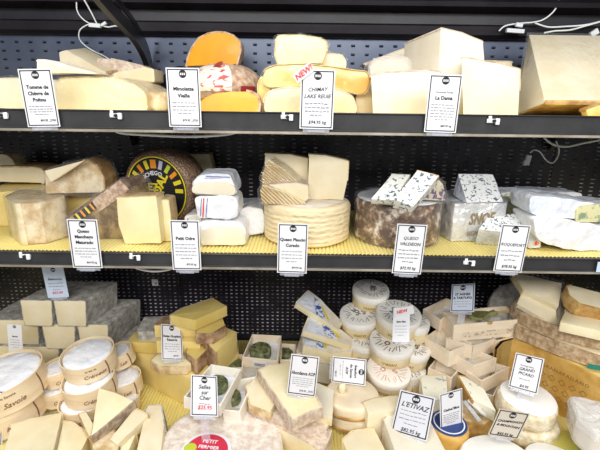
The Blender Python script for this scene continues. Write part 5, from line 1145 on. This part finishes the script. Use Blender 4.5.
# wedges at the lower left
tilt('pale triangular wedge with grey brown rind standing out at the lower left', [(99, 388), (116, 393), (133, 401), (112, 419), (91, 436)], T(108, 412, .835, 16, -4), .030, M_cream, {2, 3}, R_ash, rnd=.0015, t=.004)
tilt('pale stick shaped slice right of the triangular wedge', [(135, 408), (148, 415), (117, 445), (110, 439)], T(130, 425, .815, 10, 0), .026, M_ivory, {0}, R_tan, rnd=.0015)
tilt('second pale slice below the stick shaped one', [(128, 438), (136, 433), (126, 456), (112, 458)], T(125, 448, .792, 6, 0), .03, M_ivory, {0}, R_tan, rnd=.0015)
tilt('tan wedge with mouldy brown rind end left of the wide white wheel', [(146, 410), (148, 405.5), (161, 405), (164, 425), (160, 458), (135, 458)], T(150, 430, .808, 6, -6), .05, M_beige, {0, 1, 2}, R_grey, rnd=.002, zmin=S3)
tilt('knobbly brown rinded piece under the triangular wedge', [(92, 440), (110, 425), (120, 440), (116, 460), (92, 460)], T(105, 440, .800, 6, 0), .03, R_mott, {0, 1, 2}, R_brown, rnd=.006, pname='body')
level('big pale yellow wedge at the lower left corner', [(12, 425), (30, 419), (62, 413.5), (52, 455), (0, 462)], .800, .05, M_cream, {0, 1}, R_straw, rnd=.002, wrap=M_film)
level('narrow pale wedge right of the corner wedge', [(63, 421), (72, 422), (89, 434), (78, 458), (56, 458)], .792, .045, M_cream, {0, 1}, R_straw, rnd=.002)
tilt('small glossy film wrapped wedge tip left of the triangular wedge', [(79, 414), (86, 412), (93, 424), (90, 438)], T(86, 424, .812, 4, -8), .02, M_cream, {0, 3}, R_gold, rnd=.002, wrap=M_film)
# ---------------------------------------------------------------- cards among the low cheeses
card('pale blue handwritten card with red price standing over the grey rinded loaves', [(41.5, 267), (63, 266), (48.5, 298)], autoplane([(41.5, 267), (63, 266), (48.5, 298)], 1.045), ['Belamonty'], 3, cmat=M_cardblue, hand=True, ty=.40, red=[('$55.95', .84, .18)], border=False, stand=.985)
card('narrow faint card standing at the far left edge of the loaf pile', [(7, 324), (21.5, 325), (9, 352)], autoplane([(7, 324), (21.5, 325), (9, 352)], 1.0), ['Savoie'], 4, ty=.42, cmat=M_card, border=False, stand=.87)
card('printed card on the pile of yellow slabs', [(161, 324), (181.5, 325.5), (162, 360)], autoplane([(161, 324), (181.5, 325.5), (162, 360)], 0.965), ['Swiss Gruyère', 'Reserve'], 4, '$59.95', ty=.34, lead=.10, tsize=.15, stand=.88)
card('handwritten card with red price in front of the square white tray', [(191, 374.5), (217, 376.5), (190.5, 416)], autoplane([(191, 374.5), (217, 376.5), (190.5, 416)], 0.782), ['Selles', 'sur', 'Cher'], 1, hand=True, ty=.30, lead=.135, red=[('$25.95', .80, .19)], bold=.03, tsize=.2, stand=.80)
card('grey printed card tilted back on the large ivory wedge in the centre', [(291.5, 353.5), (319.5, 357), (281, 392.5)], T(300, 375, .915, 62, 0), ['Abondance AOP'], 5, '$79.95 _2750', ty=.46, cmat=mat('greyish card', (.62, .61, .62), .5), tsize=.16, stand=None)
card('card lying on its side between the brie and the round lidded cheeses', [(333, 356), (366.5, 359.5), (331.5, 382)], autoplane([(333, 356), (366.5, 359.5), (331.5, 382)], 0.93), ['Beaufort', 'de Savoie', 'AOP'], 2, '$85.95', ty=.30, lead=.13, spin=-90, cmat=M_card, tsize=.14, stand=None)
r_, M, w_, h_ = card('narrow card with a red sticker in front of the widest lidded cheese', [(393.5, 308), (410, 307.5), (392, 342)], autoplane([(393.5, 308), (410, 307.5), (392, 342)], 0.935), ['Saint Mar'], 4, ty=.42, border=False, logo=False, tsize=.15, stand=None)
b = bmesh.new(); MM = M @ Matrix.Translation((w_*.15, h_*.38, .002)) @ Matrix.Rotation(.2, 4, 'Z'); bx(b, (0, 0, 0), (w_*1.2, w_*.5, .0008)); bmesh.ops.transform(b, matrix=MM, verts=b.verts); st = obj('corner_sticker', b, M_card, r_, 0); obj('red_writing', textbm('NEW', w_*.28, MM @ Matrix.Translation((-w_*.1, 0, .001)), .03), M_red, st, 0)
card('tall bluish card standing behind the topmost wooden box', [(452, 284.5), (475, 283.5), (450.5, 312)], autoplane([(452, 284.5), (475, 283.5), (450.5, 312)], 1.045), ['ST AGNES', 'A TARTUFO'], 3, ty=.38, lead=.13, hand=False, cmat=mat('bluish card', (.66, .72, .84), .5), tsize=.15, stand=.905)
card('handwritten card with thin capitals on the upper ribbed white wheel', [(516, 352.5), (544.5, 359), (508, 386.5)], autoplane([(516, 352.5), (544.5, 359), (508, 386.5)], 0.86), ['GRAND', 'PICARD'], 1, '$4.95', hand=True, ty=.42, lead=.13, stand=.835, sub='fromage blanc')
card('tan handwritten card tilted back on the front white wheel', [(499.5, 408.5), (530, 413.5), (488, 434.5)], autoplane([(499.5, 408.5), (530, 413.5), (488, 434.5)], 0.755), ['CHAMPIGNON', '& MOUNTAIN'], 0, '$43.95 kg', hand=True, ty=.40, lead=.17, cmat=M_cardtan, tsize=.12, logo=True, stand=None)
card('large handwritten card naming a Swiss alpine cheese at the front', [(400.5, 389.5), (435.5, 398), (390, 431)], autoplane([(400.5, 389.5), (435.5, 398), (390, 431)], 0.79), ["L'ETIVAZ"], 4, '$82.95 kg', hand=True, ty=.32, cmat=mat('cool grey card', (.62, .62, .66), .5), bold=.02, tsize=.19, stand=None)
card('printed card beside the small golden wheel with the navy label', [(439.5, 394.5), (462, 388), (440.5, 434)], autoplane([(439.5, 394.5), (462, 388), (440.5, 434)], 0.8), ['Cashel Blue'], 6, '$75.95', ty=.44, tsize=.15, stand=None)
card('card cut off by the left edge below the round wooden boxes', [(-24, 388), (3.5, 391), (-24, 450)], autoplane([(-24, 388), (3.5, 391), (-24, 450)], 0.8), ['Vacherin'], 4, '$45.95', ty=.4)
# ---------------------------------------------------------------- repeats share a group phrase
KINDS = {'price_card': {'upper': 'price cards on the upper rail', 'middle': 'price cards on the middle rail', 'bottom': 'price cards standing among the lowest cheeses'},
         'ticket_clip': 'white clips on the ticket rails', 'wooden_tray': 'pale wooden trays and boxes on the deck', 'leaf_wrapped_cheese': 'leaf wrapped rounds in the trays',
         'round_wooden_box': 'round wooden boxes stacked at the left', 'cheese_loaf': 'grey rinded loaves piled at the back left', 'brie_wedge': 'brie wedges piled in the middle',
         'round_cheese': 'round lidded cheeses in two stacks', 'wrapped_cheese': 'white paper wrapped cheeses on the middle shelf', 'cheese_bar': 'yellow washed rind cheeses',
         'cheese_slab': 'slabs of cheese piled on the deck', 'bagged_cheese': 'bagged cheeses at the right edge', 'tomme_half': 'pale half wheels at the upper left',
         'blue_cheese_wedge': 'blue cheese wedges on the middle shelf', 'shelf_bracket': 'brackets under the upper shelf', 'display_shelf': 'black display shelves', 'cable': 'white cables in the cabinet'}
for o in list(COL.objects):
    if o.parent is None and 'category' in o:
        k = KINDS.get(o.name.split('.')[0])
        if isinstance(k, dict): k = k['upper' if o.location.z > 1.40 else ('middle' if o.location.z > 1.12 else 'bottom')]
        if k: o['group'] = k
